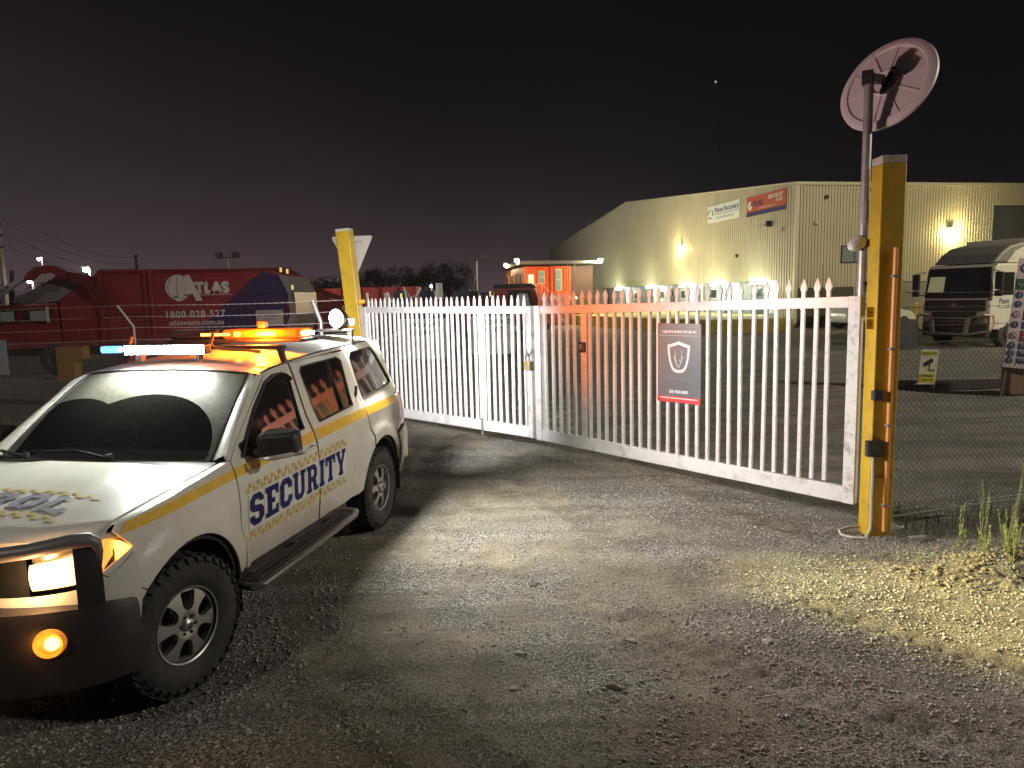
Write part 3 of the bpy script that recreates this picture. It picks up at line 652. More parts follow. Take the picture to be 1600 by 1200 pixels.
# ---- rear closing
mb = MB(); V = []
zs = [.5, .83, 1.0, 1.2, 1.3, 1.45, 1.6, 1.70, 1.742]; xr = [-2.36, -2.36, -2.33, -2.29, -2.27, -2.23, -2.18, -2.14, -2.12]
for z, x in zip(zs, xr):
    ye = sY(x, min(z, 1.72))-.005
    for j in range(13):
        u = -1+j/6; V.append((x-.05*(1-u*u), u*ye, z if z < 1.7 else max(z, zroof(-2.12, u*ye)-.0)))
mb.add(V, [(i*13+j, i*13+j+1, (i+1)*13+j+1, (i+1)*13+j) for i in range(8) for j in range(12)])
mb.build("tailgate", white, suv, smooth=True)
mb = MB(); mb.box((-2.40, 0, .62), (.10, 1.66, .34)); mb.build("rear_bumper_beam", white, suv, bevel=.03)
mb = MB(); mb.box((-.55, 0, .78), (3.1, 1.0, .66)); mb.box((1.40, 0, .66), (.76, 1.0, .60)); mb.build("underbody", seam, suv)
MB().box((0, 0, .48), (3.7, 1.5, .10)).build("chassis", seam, suv)
# ---- wheels
def wheel(cx, cy, steer=0):
    wroot = bpy.data.objects.new("wheel", None); COL.objects.link(wroot); wroot.parent = suv; wroot.location = (cx, cy, .387); wroot.empty_display_size = .1
    wroot.rotation_euler = (0, 0, steer if cy > 0 else steer+math.pi)
    return wroot
def wheel_parts(r):
    prof = [(.205, -.11), (.24, -.125), (.33, -.128), (.365, -.11), (.385, -.07), (.387, 0), (.385, .07), (.365, .11), (.33, .128), (.27, .130), (.235, .122), (.215, .105), (.20, .095)]
    ty = MB().lathe(prof, 56, 'y').build("tyre", rubber, r, smooth=True)
    mb = MB()
    for k in range(34):
        a = 2*math.pi*k/34
        for jj, (yy, da) in enumerate(((-.088, 0), (-.03, .5), (.03, 0), (.088, .5))):
            aa = a+da*2*math.pi/34; c = Vector((.388*math.cos(aa), yy, .388*math.sin(aa))); rot = Matrix.Rotation(-aa, 3, 'Y') @ Matrix.Rotation(R(16 if jj % 2 else -16), 3, 'X')
            mb.box(c, (.008, .046, .050), rot)
        c = Vector((.362*math.cos(a), .116, .362*math.sin(a))); mb.box(c, (.036, .018, .038), Matrix.Rotation(-a, 3, 'Y') @ Matrix.Rotation(R(-38), 3, 'Z'))
    mb.build("tread_blocks", rubber, ty)
    MB().lathe([(.205, .108), (.214, .112), (.219, .100), (.206, .085), (.198, -.02), (.19, -.10)], 48, 'y').build("rim", alloy, r, smooth=True)
    holes = []
    for k in range(6):
        a = R(60*k+30+8)
        h = [(.085, -13), (.085, 13), (.12, 19), (.196, 15.5), (.196, -15.5), (.12, -19)]
        hp = [(rr*math.cos(a+R(dd)), rr*math.sin(a+R(dd))) for rr, dd in h]; holes.append(rnd(hp, .016, 3))
    outer = [(.207*math.cos(2*math.pi*i/48), .207*math.sin(2*math.pi*i/48)) for i in range(48)]
    def f(u, v, off):
        rr = math.hypot(u, v); y = .088+.022*(1-(rr/.207)**2)-(.014 if rr < .055 else 0); return (u, y+off*1.0, v)
    panel("spokes", outer, f, alloy, r, step=.02, holes=holes, thick=.035)
    MB().lathe([(0, .02), (.19, .02), (.199, .06)], 32, 'y').build("brake_disc", alud, r, smooth=True)
    MB().lathe([(0, .124), (.022, .122), (.033, .114), (.036, .095)], 24, 'y').build("centre_cap", alloy, r, smooth=True)
    MB().lathe([(0, .1255), (.014, .1245), (.019, .1235)], 16, 'y').build("cap_emblem", alud, r, smooth=True)
    nm = None
    for k in range(6):
        a = R(60*k+8); mbn = MB().lathe([(0, .112), (.009, .112), (.010, .09)], 6, 'y', (.052*math.cos(a), 0, .052*math.sin(a))); mbn.build("wheel_nut", trimk, r)
w0 = wheel(1.425, .795, R(-11)); wheel_parts(w0)
for cx, cy_, st in ((-1.425, .795, 0), (1.425, -.795, R(-11)), (-1.425, -.795, 0)):
    c = copy_tree(w0, suv); c.location = (cx, cy_, .387); c.rotation_euler = (0, R(23)*0, st if cy_ > 0 else st+math.pi)
# ---- roof equipment
for x, m in ((-.20, trimk), (-1.50, mat("aluminium_bar", (.45, .44, .42), .35, metal=.8))):
    zb = zroof(x, 0)+.075
    mb = MB(); mb.add([], []); mb.box((x, 0, zb), (.075, 1.36, .028)); mb.build("rack_crossbar", m, suv, bevel=.012)
    for s in (1, -1):
        y = s*(sY(x, zg(x))-.02)
        mb = MB(); mb.tube([(x+.045, y*1.01, zg(x)-.045), (x+.03, y, zg(x)+.02), (x, s*.64, zb-.01)], [.018, .026, .032], 8); mb.build("rack_foot", trimk, suv, smooth=True)
# front white LED bar
lb = MB(); lb.box((.20, -.03, 1.842), (.085, .66, .068)); lbo = lb.build("led_light_bar", trimk, suv, bevel=.012)
ledm = mat("led_white_lit", (1, 1, 1), .3, em=(.93, 1, .94), es=90)
mb = MB()
for k in range(16): mb.box((.2445, -.335+k*.0407, 1.842), (.004, .038, .062))
mb.build("led_cells", ledm, lbo)
for s in (-.27, .21): MB().box((.18, s, 1.785), (.05, .03, .07)).build("light_bar_bracket", trimk, suv)
mb = MB(); mb.box((.20, -.50, 1.845), (.06, .15, .05)); mb.build("blue_strobe", mat("blue_lens_lit", (.1, .3, 1), .2, em=(.18, .42, 1), es=2.2), suv, bevel=.01)
# amber beacon bar on the front crossbar
amb_l = mat("amber_lens", (.75, .12, .01), .2, coat=.6, em=(1, .13, .01), es=1.1)
ledo = mat("amber_led_lit", (1, .6, .05), .3, em=(1, .34, .012), es=26)
bx0 = -.62; bz = zroof(bx0, 0)+.125
MB().box((bx0, .06, bz-.055), (.27, 1.24, .03)).build("beacon_bar_base", trimk, suv, bevel=.01)
mb = MB(); mb.box((bx0, .30, bz), (.25, .70, .075)); mb.build("amber_beacon_lens", amb_l, suv, bevel=.03, segs=3)
mb = MB(); mb.box((bx0, -.31, bz), (.25, .48, .075)); mb.build("clear_beacon_lens", mat("smoke_lens", (.05, .04, .05), .1, coat=.6), suv, bevel=.03, segs=3)
for y, wv in ((.10, .05), (.33, .12), (.42, .05)):
    mb = MB(); mb.box((bx0+.130, y, bz), (.012, wv, .034)); mb.build("amber_led", ledo, suv)
mb = MB(); mb.box((bx0+.130, -.10, bz), (.012, .26, .020)); mb.build("amber_led_strip", alit, suv)
mb = MB(); mb.box((bx0-.01, .672, bz), (.13, .014, .03)); mb.build("alley_light", ledm, suv)
MB().tube([(bx0+.04, .695, bz+.02), (bx0-.06, .705, bz+.02)], .006, 6).build("alley_light_trim", chrome, suv)
# antenna stub / small red modules
mb = MB(); mb.box((-.55, .30, bz+.075), (.06, .07, .06)); mb.build("camera_pod", mat("dark_red_plastic", (.12, .02, .015), .3, coat=.4), suv, bevel=.01)
for a in ([(-.02, .20, 1.95), (-.02, .17, 1.86), (-.02, .22, 1.835), (-.02, .58, 1.80)], [(-.02, -.50, 1.93), (-.02, -.53, 1.85), (-.02, -.50, 1.82)]):
    MB().tube(a, .013, 8).build("bracket_hoop", mat("orange_lit_edge", (.55, .18, .03), .4), suv, smooth=True)  # orange beacon light is put into the colour of these hoops
# round white work lamp on the rear crossbar
wl = bpy.data.objects.new("work_lamp", None); COL.objects.link(wl); wl.parent = suv; wl.location = (-1.47, .52, zroof(-1.5, 0)+.185); wl.rotation_euler = (0, 0, R(-18))
MB().lathe([(0, -.12), (.05, -.115), (.085, -.06), (.095, -.01), (.093, .0)], 24, 'x').build("lamp_housing", trimk, wl, smooth=True)
MB().lathe([(0, .012), (.05, .009), (.086, .0)], 24, 'x').build("lamp_lens", mat("work_lamp_lit", (1, 1, 1), .3, em=(.95, 1, 1), es=90), wl, smooth=True)
MB().tube([(-.03, 0, -.07), (-.03, 0, -.14)], .015, 6).build("lamp_stem", trimk, wl)
bl = MB(); bl.box((-1.54, .60, zroof(-1.5, 0)+.15), (.11, .09, .08)); bl.build("side_flood_lamp", trimk, suv, bevel=.015)
MB().box((-1.53, .649, zroof(-1.5, 0)+.15), (.08, .006, .055)).build("side_flood_lens", ledm, suv)
# ---- the vehicle's own lamps and one added beam
zr = zroof(-1.5, 0)
light("side_flood_light", 'SPOT', 2300, (-1.66, .62, zr+.17), (1, .985, .97), (-6.8, -.5, 1.0), suv, spot_size=R(92), spot_blend=1.0, shadow_soft_size=.05)
light("work_lamp_light", 'SPOT', 1250, (-1.40, .66, zr+.20), (1, .97, .86), (-1.5, 3.6, -.2), suv, spot_size=R(112), spot_blend=1.0, shadow_soft_size=.16)
a = light("led_bar_light", 'AREA', 30, (.27, -.03, 1.842), (.95, 1, .88), (1.27, -.03, 1.60), suv, shape='RECTANGLE', size=.64, size_y=.05)
light("beacon_light", 'POINT', 150, (bx0+.19, .34, bz+.02), (1, .15, .006), None, suv, shadow_soft_size=.05)
light("beacon_side_light", 'SPOT', 1100, (bx0, .72, bz+.01), (1, .24, .06), (bx0-4.3, 3.5, 1.95), suv, spot_size=R(40), spot_blend=1, shadow_soft_size=.05)
light("alley_light_beam", 'SPOT', 420, (bx0-.04, .71, bz), (1, .86, .88), (-1.9, 7, 2.7), suv, spot_size=R(110), spot_blend=.8, shadow_soft_size=.06)
light("headlamp_light", 'POINT', 6, (2.20, .66, .92), (1, .55, .22), None, suv, shadow_soft_size=.04)
light("fog_light", 'POINT', .5, (2.25, .70, .64), (1, .4, .08), None, suv, shadow_soft_size=.03)
light("added_pool_beam", 'SPOT', 5200, (bx0-.04, .72, bz+.03), (1, .90, .34), (-.62, 7.5, -.1), suv, spot_size=R(32), spot_blend=1.0, shadow_soft_size=.05)  # added beam without its own lamp, makes the yellow pool on the ground
# ---- cabin seen faintly through the windscreen
seatm = mat("seat_fabric", (.16, .15, .16), .8, var=.15, vs=8); dashm = mat("dash_grey", (.16, .17, .16), .6)
mb = MB(); mb.box((.72, 0, 1.145), (.34, 1.40, .07)); mb.build("dashboard", dashm, suv, bevel=.02)
for y in (.38, -.38):
    st2 = MB(); st2.box((-.12, y, 1.17), (.12, .48, .46), Matrix.Rotation(R(-14), 3, 'Y')); st2.build("seat", seatm, suv, bevel=.05, segs=3)
    MB().box((-.20, y, 1.49), (.09, .24, .17), Matrix.Rotation(R(-10), 3, 'Y')).build("head_rest", seatm, suv, bevel=.03, segs=3)
sw = MB().tube([(.38-.09*math.sin(a), -.38+.18*math.cos(a), 1.20+.16*math.sin(a)) for a in [2*math.pi*i/24 for i in range(25)]], .015, 8); sw.build("steering_wheel", trimk, suv, smooth=True)
MB().box((.33, 0, 1.585), (.03, .22, .06)).build("rear_view_mirror", trimk, suv, bevel=.01)
MB().box((-.75, 0, 1.16), (1.9, 1.5, .02)).build("cabin_floor", seam, suv)
light("beacon_side_light", 'SPOT', 700, (bx0, .73, bz+.01), (1, .26, .06), (-2.75, 4.95, 2.15), suv, spot_size=R(15), spot_blend=1, shadow_soft_size=.04)
# ================================================================== gates
suv["label"] = "white patrol wagon marked SECURITY with orange roof beacons, at the left of the gate"
gatew = mat("gate_white", (.68, .66, .66), .38, var=.04, vs=5, dirt=.8, ds=6, dcol=(.40, .33, .27), coat=.2)
gatec = mat("gate_white_chipped", (.66, .64, .63), .4, dirt=.9, ds=9, dcol=(.20, .15, .12))
GA = Vector((-1.979, 12.224, 0)); GR = R(-46.99)
def gx(s, y=0, z=0): return (GA.x+s*.682-y*-.7314*1, GA.y-s*.7314+y*.682, z)   # y>0 = away from the camera
picket_me = {}
def picket_mesh(kind):
    if kind in picket_me: return picket_me[kind]
    mb = MB(); mb.box((0, 0, 1.095), (.034, .034, 1.73))
    if kind == "round":      # simple pointed tip
        n = len(mb.v); mb.v += [(-.019, -.017, 1.96), (.019, -.017, 1.96), (.019, .017, 1.96), (-.019, .017, 1.96), (-.019, -.012, 2.12), (.019, -.012, 2.12), (.019, .012, 2.12), (-.019, .012, 2.12), (-.007, -.004, 2.185), (.007, -.004, 2.185), (.007, .004, 2.185), (-.007, .004, 2.185)]
        for k in (0, 4):
            mb.f += [(n+k+i, n+k+(i+1) % 4, n+k+4+(i+1) % 4, n+k+4+i) for i in range(4)]
        mb.f.append((n+8, n+9, n+10, n+11))
    else:                    # spear head
        n = len(mb.v); rows = [(.016, .016, 1.96), (.016, .016, 2.085), (.030, .014, 2.115), (.026, .012, 2.15), (.004, .004, 2.215)]
        for a, b_, z in rows: mb.v += [(-a, -b_, z), (a, -b_, z), (a, b_, z), (-a, b_, z)]
        for k in range(4): mb.f += [(n+4*k+i, n+4*k+(i+1) % 4, n+4*k+4+(i+1) % 4, n+4*k+4+i) for i in range(4)]
        mb.f.append((n+16, n+17, n+18, n+19))
    me = bpy.data.meshes.new("picket"); me.from_pydata(mb.v, [], mb.f); me.materials.append(gatew); picket_me[kind] = me; return me
def quadbar(s0, s1, zb0, zt0, zb1, zt1, y0, y1):
    mb = MB(); mb.add([(s0, y0, zb0), (s1, y0, zb1), (s1, y1, zb1), (s0, y1, zb0), (s0, y0, zt0), (s1, y0, zt1), (s1, y1, zt1), (s0, y1, zt0)],
                      [(0, 1, 2, 3), (4, 5, 6, 7), (0, 1, 5, 4), (1, 2, 6, 5), (2, 3, 7, 6), (3, 0, 4, 7)]); return mb
def leaf(label, s0, s1, zb0, zb1, zt0, zt1, stiles, kind, px0, px1, n, postw=(.09, .09)):
    t = thing("gate_leaf", label, "gate", (GA.x, GA.y, 0), GR, "leaves of the white driveway gate")
    zb = lambda s: zb0+(zb1-zb0)*(s-s0)/(s1-s0); zt = lambda s: zt0+(zt1-zt0)*(s-s0)/(s1-s0)
    quadbar(s0+postw[0], s1-postw[1], zt(s0)-.105, zt(s0), zt(s1)-.105, zt(s1), -.032, .032).build("top_rail", gatew, t, bevel=.005)
    quadbar(s0+postw[0], s1-postw[1], zb(s0), zb(s0)+.155, zb(s1), zb(s1)+.155, -.032, .032).build("bottom_rail", gatew, t, bevel=.005)
    quadbar(s0, s0+postw[0]-.002, zb(s0), zt(s0)+.004, zb(s0), zt(s0)+.004, -.045, .045).build("stile", gatew, t, bevel=.005)
    quadbar(s1-postw[1]+.002, s1, zb(s1), zt(s1)+.004, zb(s1), zt(s1)+.004, -.045, .045).build("stile", gatec, t, bevel=.005)
    for sa, sb in stiles:
        quadbar(sa, sb, zb(sa)+.157, zt(sa)-.107, zb(sb)+.157, zt(sb)-.107, -.029, .029).build("middle_stile", gatew, t, bevel=.004)
    rs = random.Random(int(s0*100))
    for k in range(n):
        s = px0+(px1-px0)*k/(n-1)
        if kind == "spear" and k == n: continue
        o = bpy.data.objects.new("picket", picket_mesh(kind)); COL.objects.link(o); o.parent = t
        o.location = (s, rs.uniform(-.003, .003), zt(s)-2.03+rs.uniform(-.004, .004)); o.rotation_euler = (0, R(rs.uniform(-.4, .4)), R(rs.uniform(-2, 2)))
    return t
gl = leaf("left leaf of the white palisade gate, plain pointed pickets, beside the patrol vehicle", -1.10, 3.355, .10, .175, 2.03, 2.02, [(2.21, 2.31)], "round", -.86, 3.20, 31, (.20, .085))
gr = leaf("right leaf of the white palisade gate with spear pickets, carrying the grey security notice", 3.42, 7.70, .165, .10, 2.02, 2.085, [(4.25, 4.35)], "spear", 3.60, 7.40, 30, (.11, .11))
MB().box((3.388, .035, 1.08), (.05, .03, 1.78)).build("meeting_strip", mat("dull_galvanised", (.34, .29, .24), .5, metal=.3, dirt=.6, ds=8), gl)
mb = MB().bar((3.26, -.05, 1.42), (3.33, -.06, 1.34), .008); mb.bar((3.40, -.06, 1.44), (3.33, -.06, 1.34), .008); mb.build("latch_chain", chrome, gl)
MB().box((2.27, -.045, .22), (.035, .02, .26)).build("drop_bolt", mat("galvanised", (.45, .45, .46), .4, metal=.7), gl)
for z in (.5, 1.2, 1.75): MB().box((3.44, .02, z), (.02, .06, .05)).build("stop_block", trimk, gr)
pl = thing("padlock", "brass padlock on a chain between the two gate leaves", "padlock", (0, 0, 0)); pl.location = gx(3.30, -.075, 1.20); pl.rotation_euler = (0, 0, GR)
MB().box((0, 0, 0), (.11, .03, .13)).build("lock_body", mat("brass_dull", (.58, .45, .22), .4, metal=.6), pl, bevel=.008)
MB().box((.062, 0, .0), (.02, .028, .125)).build("lock_edge", mat("dark_steel", (.12, .10, .07), .5), pl)
MB().tube([(-.03, 0, .06), (-.03, 0, .13), (0, 0, .16), (.03, 0, .13), (.03, 0, .06)], .008, 8).build("shackle", chrome, pl, smooth=True)
kb = thing("key_box", "small black key safe on the middle stile of the right gate leaf", "key safe", (0, 0, 0)); kb.location = gx(4.30, -.06, 1.49); kb.rotation_euler = (0, 0, GR)
MB().box((0, 0, 0), (.085, .05, .13)).build("box_body", trimk, kb, bevel=.008); MB().box((0, -.027, .01), (.045, .006, .06)).build("key_pad", mat("pad_grey", (.2, .2, .2), .4), kb)
# ---- the notice hung on the gate
sg = thing("security_notice", "grey security notice with shield emblem and red foot hung on the right gate leaf", "sign", (0, 0, 0)); sg.location = gx(5.745, -.050, 1.36); sg.rotation_euler = (0, 0, GR)
signg = mat("sign_grey", (.125, .125, .14), .35, var=.05, vs=4, coat=.3)
MB().box((0, 0, 0), (.575, .006, .905)).build("sign_panel", signg, sg, bevel=.002)
MB().box((0, -.005, -.418), (.575, .004, .07)).build("red_band", mat("sign_red", (.55, .05, .05), .4), sg)
MB().box((0, -.0085, -.403), (.50, .002, .010)).build("red_band_text_line", whiteflat, sg)
pw = mat("print_light", (.75, .75, .77), .4); psh = mat("print_silver", (.62, .62, .64), .3, metal=.2)
X3, Z3 = (1, 0, 0), (0, 0, 1)
put_text("notice_heading", "THIS SITE IS PROTECTED BY", .037, pw, sg, (0, -.0045, .345), X3, Z3, bold=.0012, space=1.08, sx=.92)
MB().box((0, -.0045, .315), (.52, .002, .003)).build("heading_rule", psh, sg)
put_text("notice_name", "Watson Security", .062, mat("print_faint", (.20, .20, .22), .3), sg, (0, -.0045, -.195), X3, Z3, sx=.95)
put_text("notice_phone", "(03) 9028 8095", .050, pw, sg, (0, -.0045, -.345), X3, Z3, bold=.0012, sx=.82)
def shield(w, h, n=10):
    P = [(0, h*.5), (-w*.12, h*.47), (-w*.30, h*.42), (-w*.5, h*.38)]
    P += [(-w*.5*math.cos(R(90*k/n))**.62 if k < n else 0, h*.38-(h*.88)*math.sin(R(90*k/n))**1.25) for k in range(1, n+1)]
    P2 = [(-x, z) for x, z in P[1:-1]][::-1]; return P+P2
so, si = shield(.30, .36), [(x*.80, z*.80) for x, z in shield(.30, .36)]
panel("shield_emblem", [(x, z+.07) for x, z in so], lambda u, v, o: (u, -.007-o*0+(-.0 if o == 0 else .006), v), psh, sg, step=.03, holes=[[(x, z+.07) for x, z in si]], thick=.006)
mb = MB()
for s in (1, -1):
    mb.tube([(s*.004, -.006, -.05), (s*.022, -.007, -.01), (s*.040, -.007, .03), (s*.050, -.007, .065), (s*.040, -.007, .10), (s*.045, -.007, .15)], [.004, .006, .007, .006, .004, .002], 5)
    mb.tube([(s*.036, -.007, .03), (s*.016, -.007, .045), (s*.010, -.007, .02)], [.005, .004, .002], 5); mb.tube([(s*.05, -.007, .062), (s*.03, -.007, .07)], [.004, .002], 5)
mb.build("antler_emblem", pw, sg, kind="stuff")
for x in (-.27, .27):
    for z in (.43, -.43): MB().tube([(x, -.006, z), (x+.02, -.012, z+.006), (x+.035, .02, z)], .0035, 5).build("cable_tie", trimk, sg)

# ================================================================== posts
yelpost = mat("yellow_post", (.50, .32, .016), .42, var=.12, vs=3, dirt=.75, ds=6, dcol=(.22, .13, .04), coat=.15)
galv = mat("galvanised_pipe", (.36, .35, .34), .42, metal=.45, dirt=.4, ds=5)
PR = thing("gate_post", "tall yellow steel post at the right end of the gate, orange conduit on its face", "post", (3.40, 6.46, -.19), R(-1), "yellow gate posts")
def hollow(w, d, h, t=.008):
    mb = MB(); mb.box((0, -d/2+t/2, h/2), (w, t, h)); mb.box((0, d/2-t/2, h/2), (w, t, h)); mb.box((-w/2+t/2, 0, h/2), (t, d-2*t, h)); mb.box((w/2-t/2, 0, h/2), (t, d-2*t, h)); return mb
PW = .20
MB().box((0, 0, 1.70), (PW+.02, PW, 3.46)).build("shaft", yelpost, PR, bevel=.012)
mb = MB(); mb.box((0, 0, 3.465), (PW+.016, PW-.004, .07)); mb.build("post_top", mat("weathered_white", (.45, .42, .36), .7, dirt=.8, ds=14), PR, bevel=.008)
MB().tube([(.030, -PW/2-.022, .10), (.030, -PW/2-.022, 2.70)], .020, 10).build("conduit", mat("orange_conduit", (.62, .27, .08), .45, dirt=.3), PR, smooth=True)
for z in (.35, 1.1, 1.8, 2.45): MB().box((.030, -PW/2-.022, z), (.058, .048, .02)).build("saddle_clip", galv, PR, bevel=.003)
for z in (2.13, 2.025): MB().box((-PW/2-.040, -.05, z), (.075, .012, .095)).build("hinge_plate", mat("yellow_plate", (.68, .40, .03), .4), PR, bevel=.003)
for z in (2.13, 2.025): MB().lathe([(0, -.062), (.008, -.062), (.009, -.056)], 10, 'y', (-PW/2-.040, 0, z)).build("plate_bolt", trimk, PR)
MB().box((-.005, -PW/2-.004, .62), (.20, .008, .006)).build("weld_seam", trimk, PR)
PL = thing("gate_post", "tall yellow steel post leaning at the left end of the gate, behind the patrol vehicle", "post", (-2.72, 13.05, 0), R(2), "yellow gate posts"); PL.rotation_euler = (0, R(-4.4), R(-8))
MB().box((0, 0, 1.71), (.25, .25, 3.42)).build("shaft", yelpost, PL, bevel=.012)
mb = MB(); mb.box((0, 0, 3.43), (.252, .252, .05)); mb.build("post_top", MATS["weathered_white"], PL, bevel=.008)
MB().tube([(-.14, -.06, 2.62), (-.20, -.09, 2.60), (-.20, -.10, 2.53)], [.03, .035, .03], 8).build("cable_gland", trimk, PL, smooth=True)
mb = MB(); mb.box((.16, -.02, 2.12), (.14, .06, .07)); mb.build("hinge_plate", mat("yellow_plate", (.68, .40, .03)), PL, bevel=.01)
# give way sign seen from behind
gw = thing("give_way_sign", "bare back of a triangular road sign behind the left yellow post", "sign", (-2.90, 13.35, 0), R(-6))
tri = rnd([(-.40, 3.34), (.40, 3.34), (0, 2.50)], .05)
MB().prism(tri, -.004, .004).build("sign_plate", mat("aluminium_back", (.44, .40, .36), .45, metal=.3, var=.06, vs=5), gw)
for z in (3.22, 2.92): MB().box((0, -.02, z), (.36 if z > 3 else .2, .03, .03)).build("sign_bracket", galv, gw)
MB().tube([(0, -.05, 0), (0, -.05, 3.3)], .025, 8).build("sign_pole", galv, gw, smooth=True)
# conduit loop, sensor boxes
cb = mat("grey_cable", (.45, .42, .38), .5)
MB().tube([(3.31, 6.365, .62), (3.30, 6.34, .45), (3.285, 6.32, .25), (3.28, 6.30, .05), (3.26, 6.27, -.05), (3.20, 6.24, -.115), (3.10, 6.27, -.12), (3.04, 6.36, -.12), (3.06, 6.45, -.11), (3.16, 6.50, -.10), (3.28, 6.52, -.10)], .013, 8).build("flexible_conduit", cb, None, smooth=True, label="grey flexible conduit looped on the ground at the foot of the right post", cat="cable")
for z, l, nm in ((.70, "large black junction box low on the right gate post, above the conduit loop", .14), (1.19, "small black sensor box half way up the right gate post", .085)):
    jb = thing("junction_box", l, "junction box", (3.375, 6.42, z), R(-1), "black boxes on the right gate post")
    MB().box((0, -.035, 0), (nm, .06, nm*1.05)).build("box_body", trimk, jb, bevel=.006); MB().box((0, -.067, 0), (nm*.8, .006, nm*.8)).build("box_lid", mat("box_lid", (.05, .05, .05), .35), jb, bevel=.002)
    jb.location = (3.30, 6.37, z) if nm > .1 else (3.31, 6.37, z)
# ---- pole with the traffic mirror, seen from behind
mp_ = thing("traffic_mirror", "round traffic mirror seen from behind on a tall grey pole by the right post", "mirror", (3.275, 6.62, 0))
MB().tube([(0, 0, 1.90), (0, 0, 4.06)], [.040, .040], 14).build("pole", galv, mp_, smooth=True)
mb = MB(); mb.box((.05, -.01, 3.05), (.14, .02, .03)); mb.build("pole_clamp", trimk, mp_); MB().box((.07, -.04, 2.20), (.16, .03, .035)).build("pole_clamp", trimk, mp_)
MB().tube([(.0, 0, 2.75), (0, 0, 2.95)], .043, 14).build("pole_sleeve", mat("paint_worn_pipe", (.34, .30, .32), .5, dirt=.6, ds=12), mp_, smooth=True)
nb = Vector((-.78, -.53, .33)).normalized(); cdisc = Vector((.20, .12, 4.02)); DS = .80
disc = bpy.data.objects.new("mirror_back", None)
q = nb.to_track_quat('Z', 'Y')
def disc_part(mb, name, m, smooth=True, **k):
    mb.v = [tuple(q @ (Vector(v)*DS)+cdisc) for v in mb.v]; return mb.build(name, m, mp_, smooth=smooth, **k)
db = mat("moulded_backing", (.62, .55, .55), .5, var=.04, vs=5)
disc_part(MB().lathe([(0, -.005), (.13, -.005), (.135, .012), (.15, .012), (.155, -.02), (.445, -.040), (.455, -.022), (.468, -.020), (.52, -.034), (.545, -.045), (.55, -.075), (.54, -.085), (.40, -.13), (.2, -.155), (0, -.165)], 72, 'z'), "backing_dish", db)
for k in range(10):
    a = 2*math.pi*k/10+.2; mb = MB(); c, s_2 = math.cos(a), math.sin(a)
    mb.bar((.145*c, .145*s_2, -.018), (.445*c, .445*s_2, -.040), .012, .022); disc_part(mb, "backing_rib", db, smooth=False)
mb = MB(); mb.bar((0, 0, 4.03), (.09, -.075, 3.99), .075, .075); mb.bar((-.05, .03, 4.03), (.03, -.02, 4.03), .10, .12); mb.build("mirror_bracket", trimk, mp_, bevel=.006)
mb = MB(); mb.bar((.05, -.04, 4.02), (.19, .10, 4.02), .06, .05); mb.bar((.12, .0, 3.90), (.30, .14, 4.16), .05, .04); mb.build("mirror_arm", trimk, mp_, bevel=.006)
# camera / floodlight on the pole
fl = thing("security_camera", "white bullet camera clamped to the mirror pole", "camera", (3.275, 6.62, 2.60))
mb = MB().lathe([(0, -.17), (.03, -.17), (.055, -.14), (.06, -.03), (.035, 0), (0, 0)], 16, 'x'); o = mb.build("camera_body", mat("camera_white", (.7, .68, .66), .35), fl, smooth=True); o.rotation_euler = (0, R(-24), R(20))
MB().box((.0, 0, -.03), (.10, .10, .07)).build("camera_clamp", galv, fl, bevel=.01)

# ================================================================== fences
def wire(mb, a, b, r=.0022, sag=.02, n=10, barb=True, rs=None):
    a, b = Vector(a), Vector(b); pts = []
    for i in range(n+1):
        t_ = i/n; p = a.lerp(b, t_); p.z -= sag*4*t_*(1-t_); pts.append(p)
    mb.tube(pts, r, 4, cap=False)
    if barb:
        L_ = (b-a).length; k = int(L_/.12); d = (b-a).normalized()
        for i in range(1, k):
            t_ = i/k; p = a.lerp(b, t_); p.z -= sag*4*t_*(1-t_)
            for s in (1, -1): mb.bar(p-Vector((0, .012*s, .012)), p+Vector((0, .012*s, .012))+d*.006*s, r*1.1)
def chain(p0, d, length, z0, z1, pitch, r, name, m, parent, z0b=None):
    mb = MB(); n = int(length/(pitch/2))
    for k in range(n):
        s0 = k*pitch/2*1.0; zt = z1; nz_ = int((z1-z0)/(pitch/2)); pts = []
        for j in range(nz_+1):
            sx_ = s0+(pitch/2 if (j+k) % 2 else 0)*.94; bul = .004*math.sin(s0*3+j*.3)
            pts.append((p0[0]+d[0]*sx_, p0[1]+d[1]*sx_+bul, z1-j*pitch/2))
        mb.tube(pts, r, 3, cap=False)
    return mb.build(name, m, parent, kind="stuff")
wirem = mat("fence_wire", (.10, .10, .095), .5, metal=.6); wirel = mat("fence_wire_lit", (.60, .52, .50), .5, metal=.2)  # second wire is a paler copy with lamp light put into its colour
fr = thing("chain_link_fence", "chain link fence with barbed strands running right from the right yellow post", "fence", (0, 0, 0))
fd = Vector((.966, .26, 0)); f0 = Vector((3.60, 6.60, 0))
chain(f0, fd, 4.6, -.02, 1.64, .062, .0025, "chain_link_mesh", wirem, fr)
for z, sg_ in ((2.11, .03), (1.97, .02), (1.80, .02), (1.64, .01), (.86, .02), (.02, .0)):
    mb = MB(); wire(mb, f0+Vector((0, 0, z)), f0+fd*4.7+Vector((0, 0, z)), .0024, sg_, barb=z > 1.7); mb.build("wire_strand", wirem, fr, kind="stuff")
MB().tube([f0+Vector((0, .02, -.05)), f0+fd*4.7+Vector((0, 0, .03))], .011, 8).build("bottom_rail", mat("rail_dull", (.16, .155, .13), .6), fr, smooth=True)
for k in (4.65,): MB().tube([f0+fd*k+Vector((0, 0, -.1)), f0+fd*k+Vector((0, 0, 1.9)), f0+fd*k+Vector((0, .2, 2.15))], .028, 8).build("fence_post", galv, fr, smooth=True)
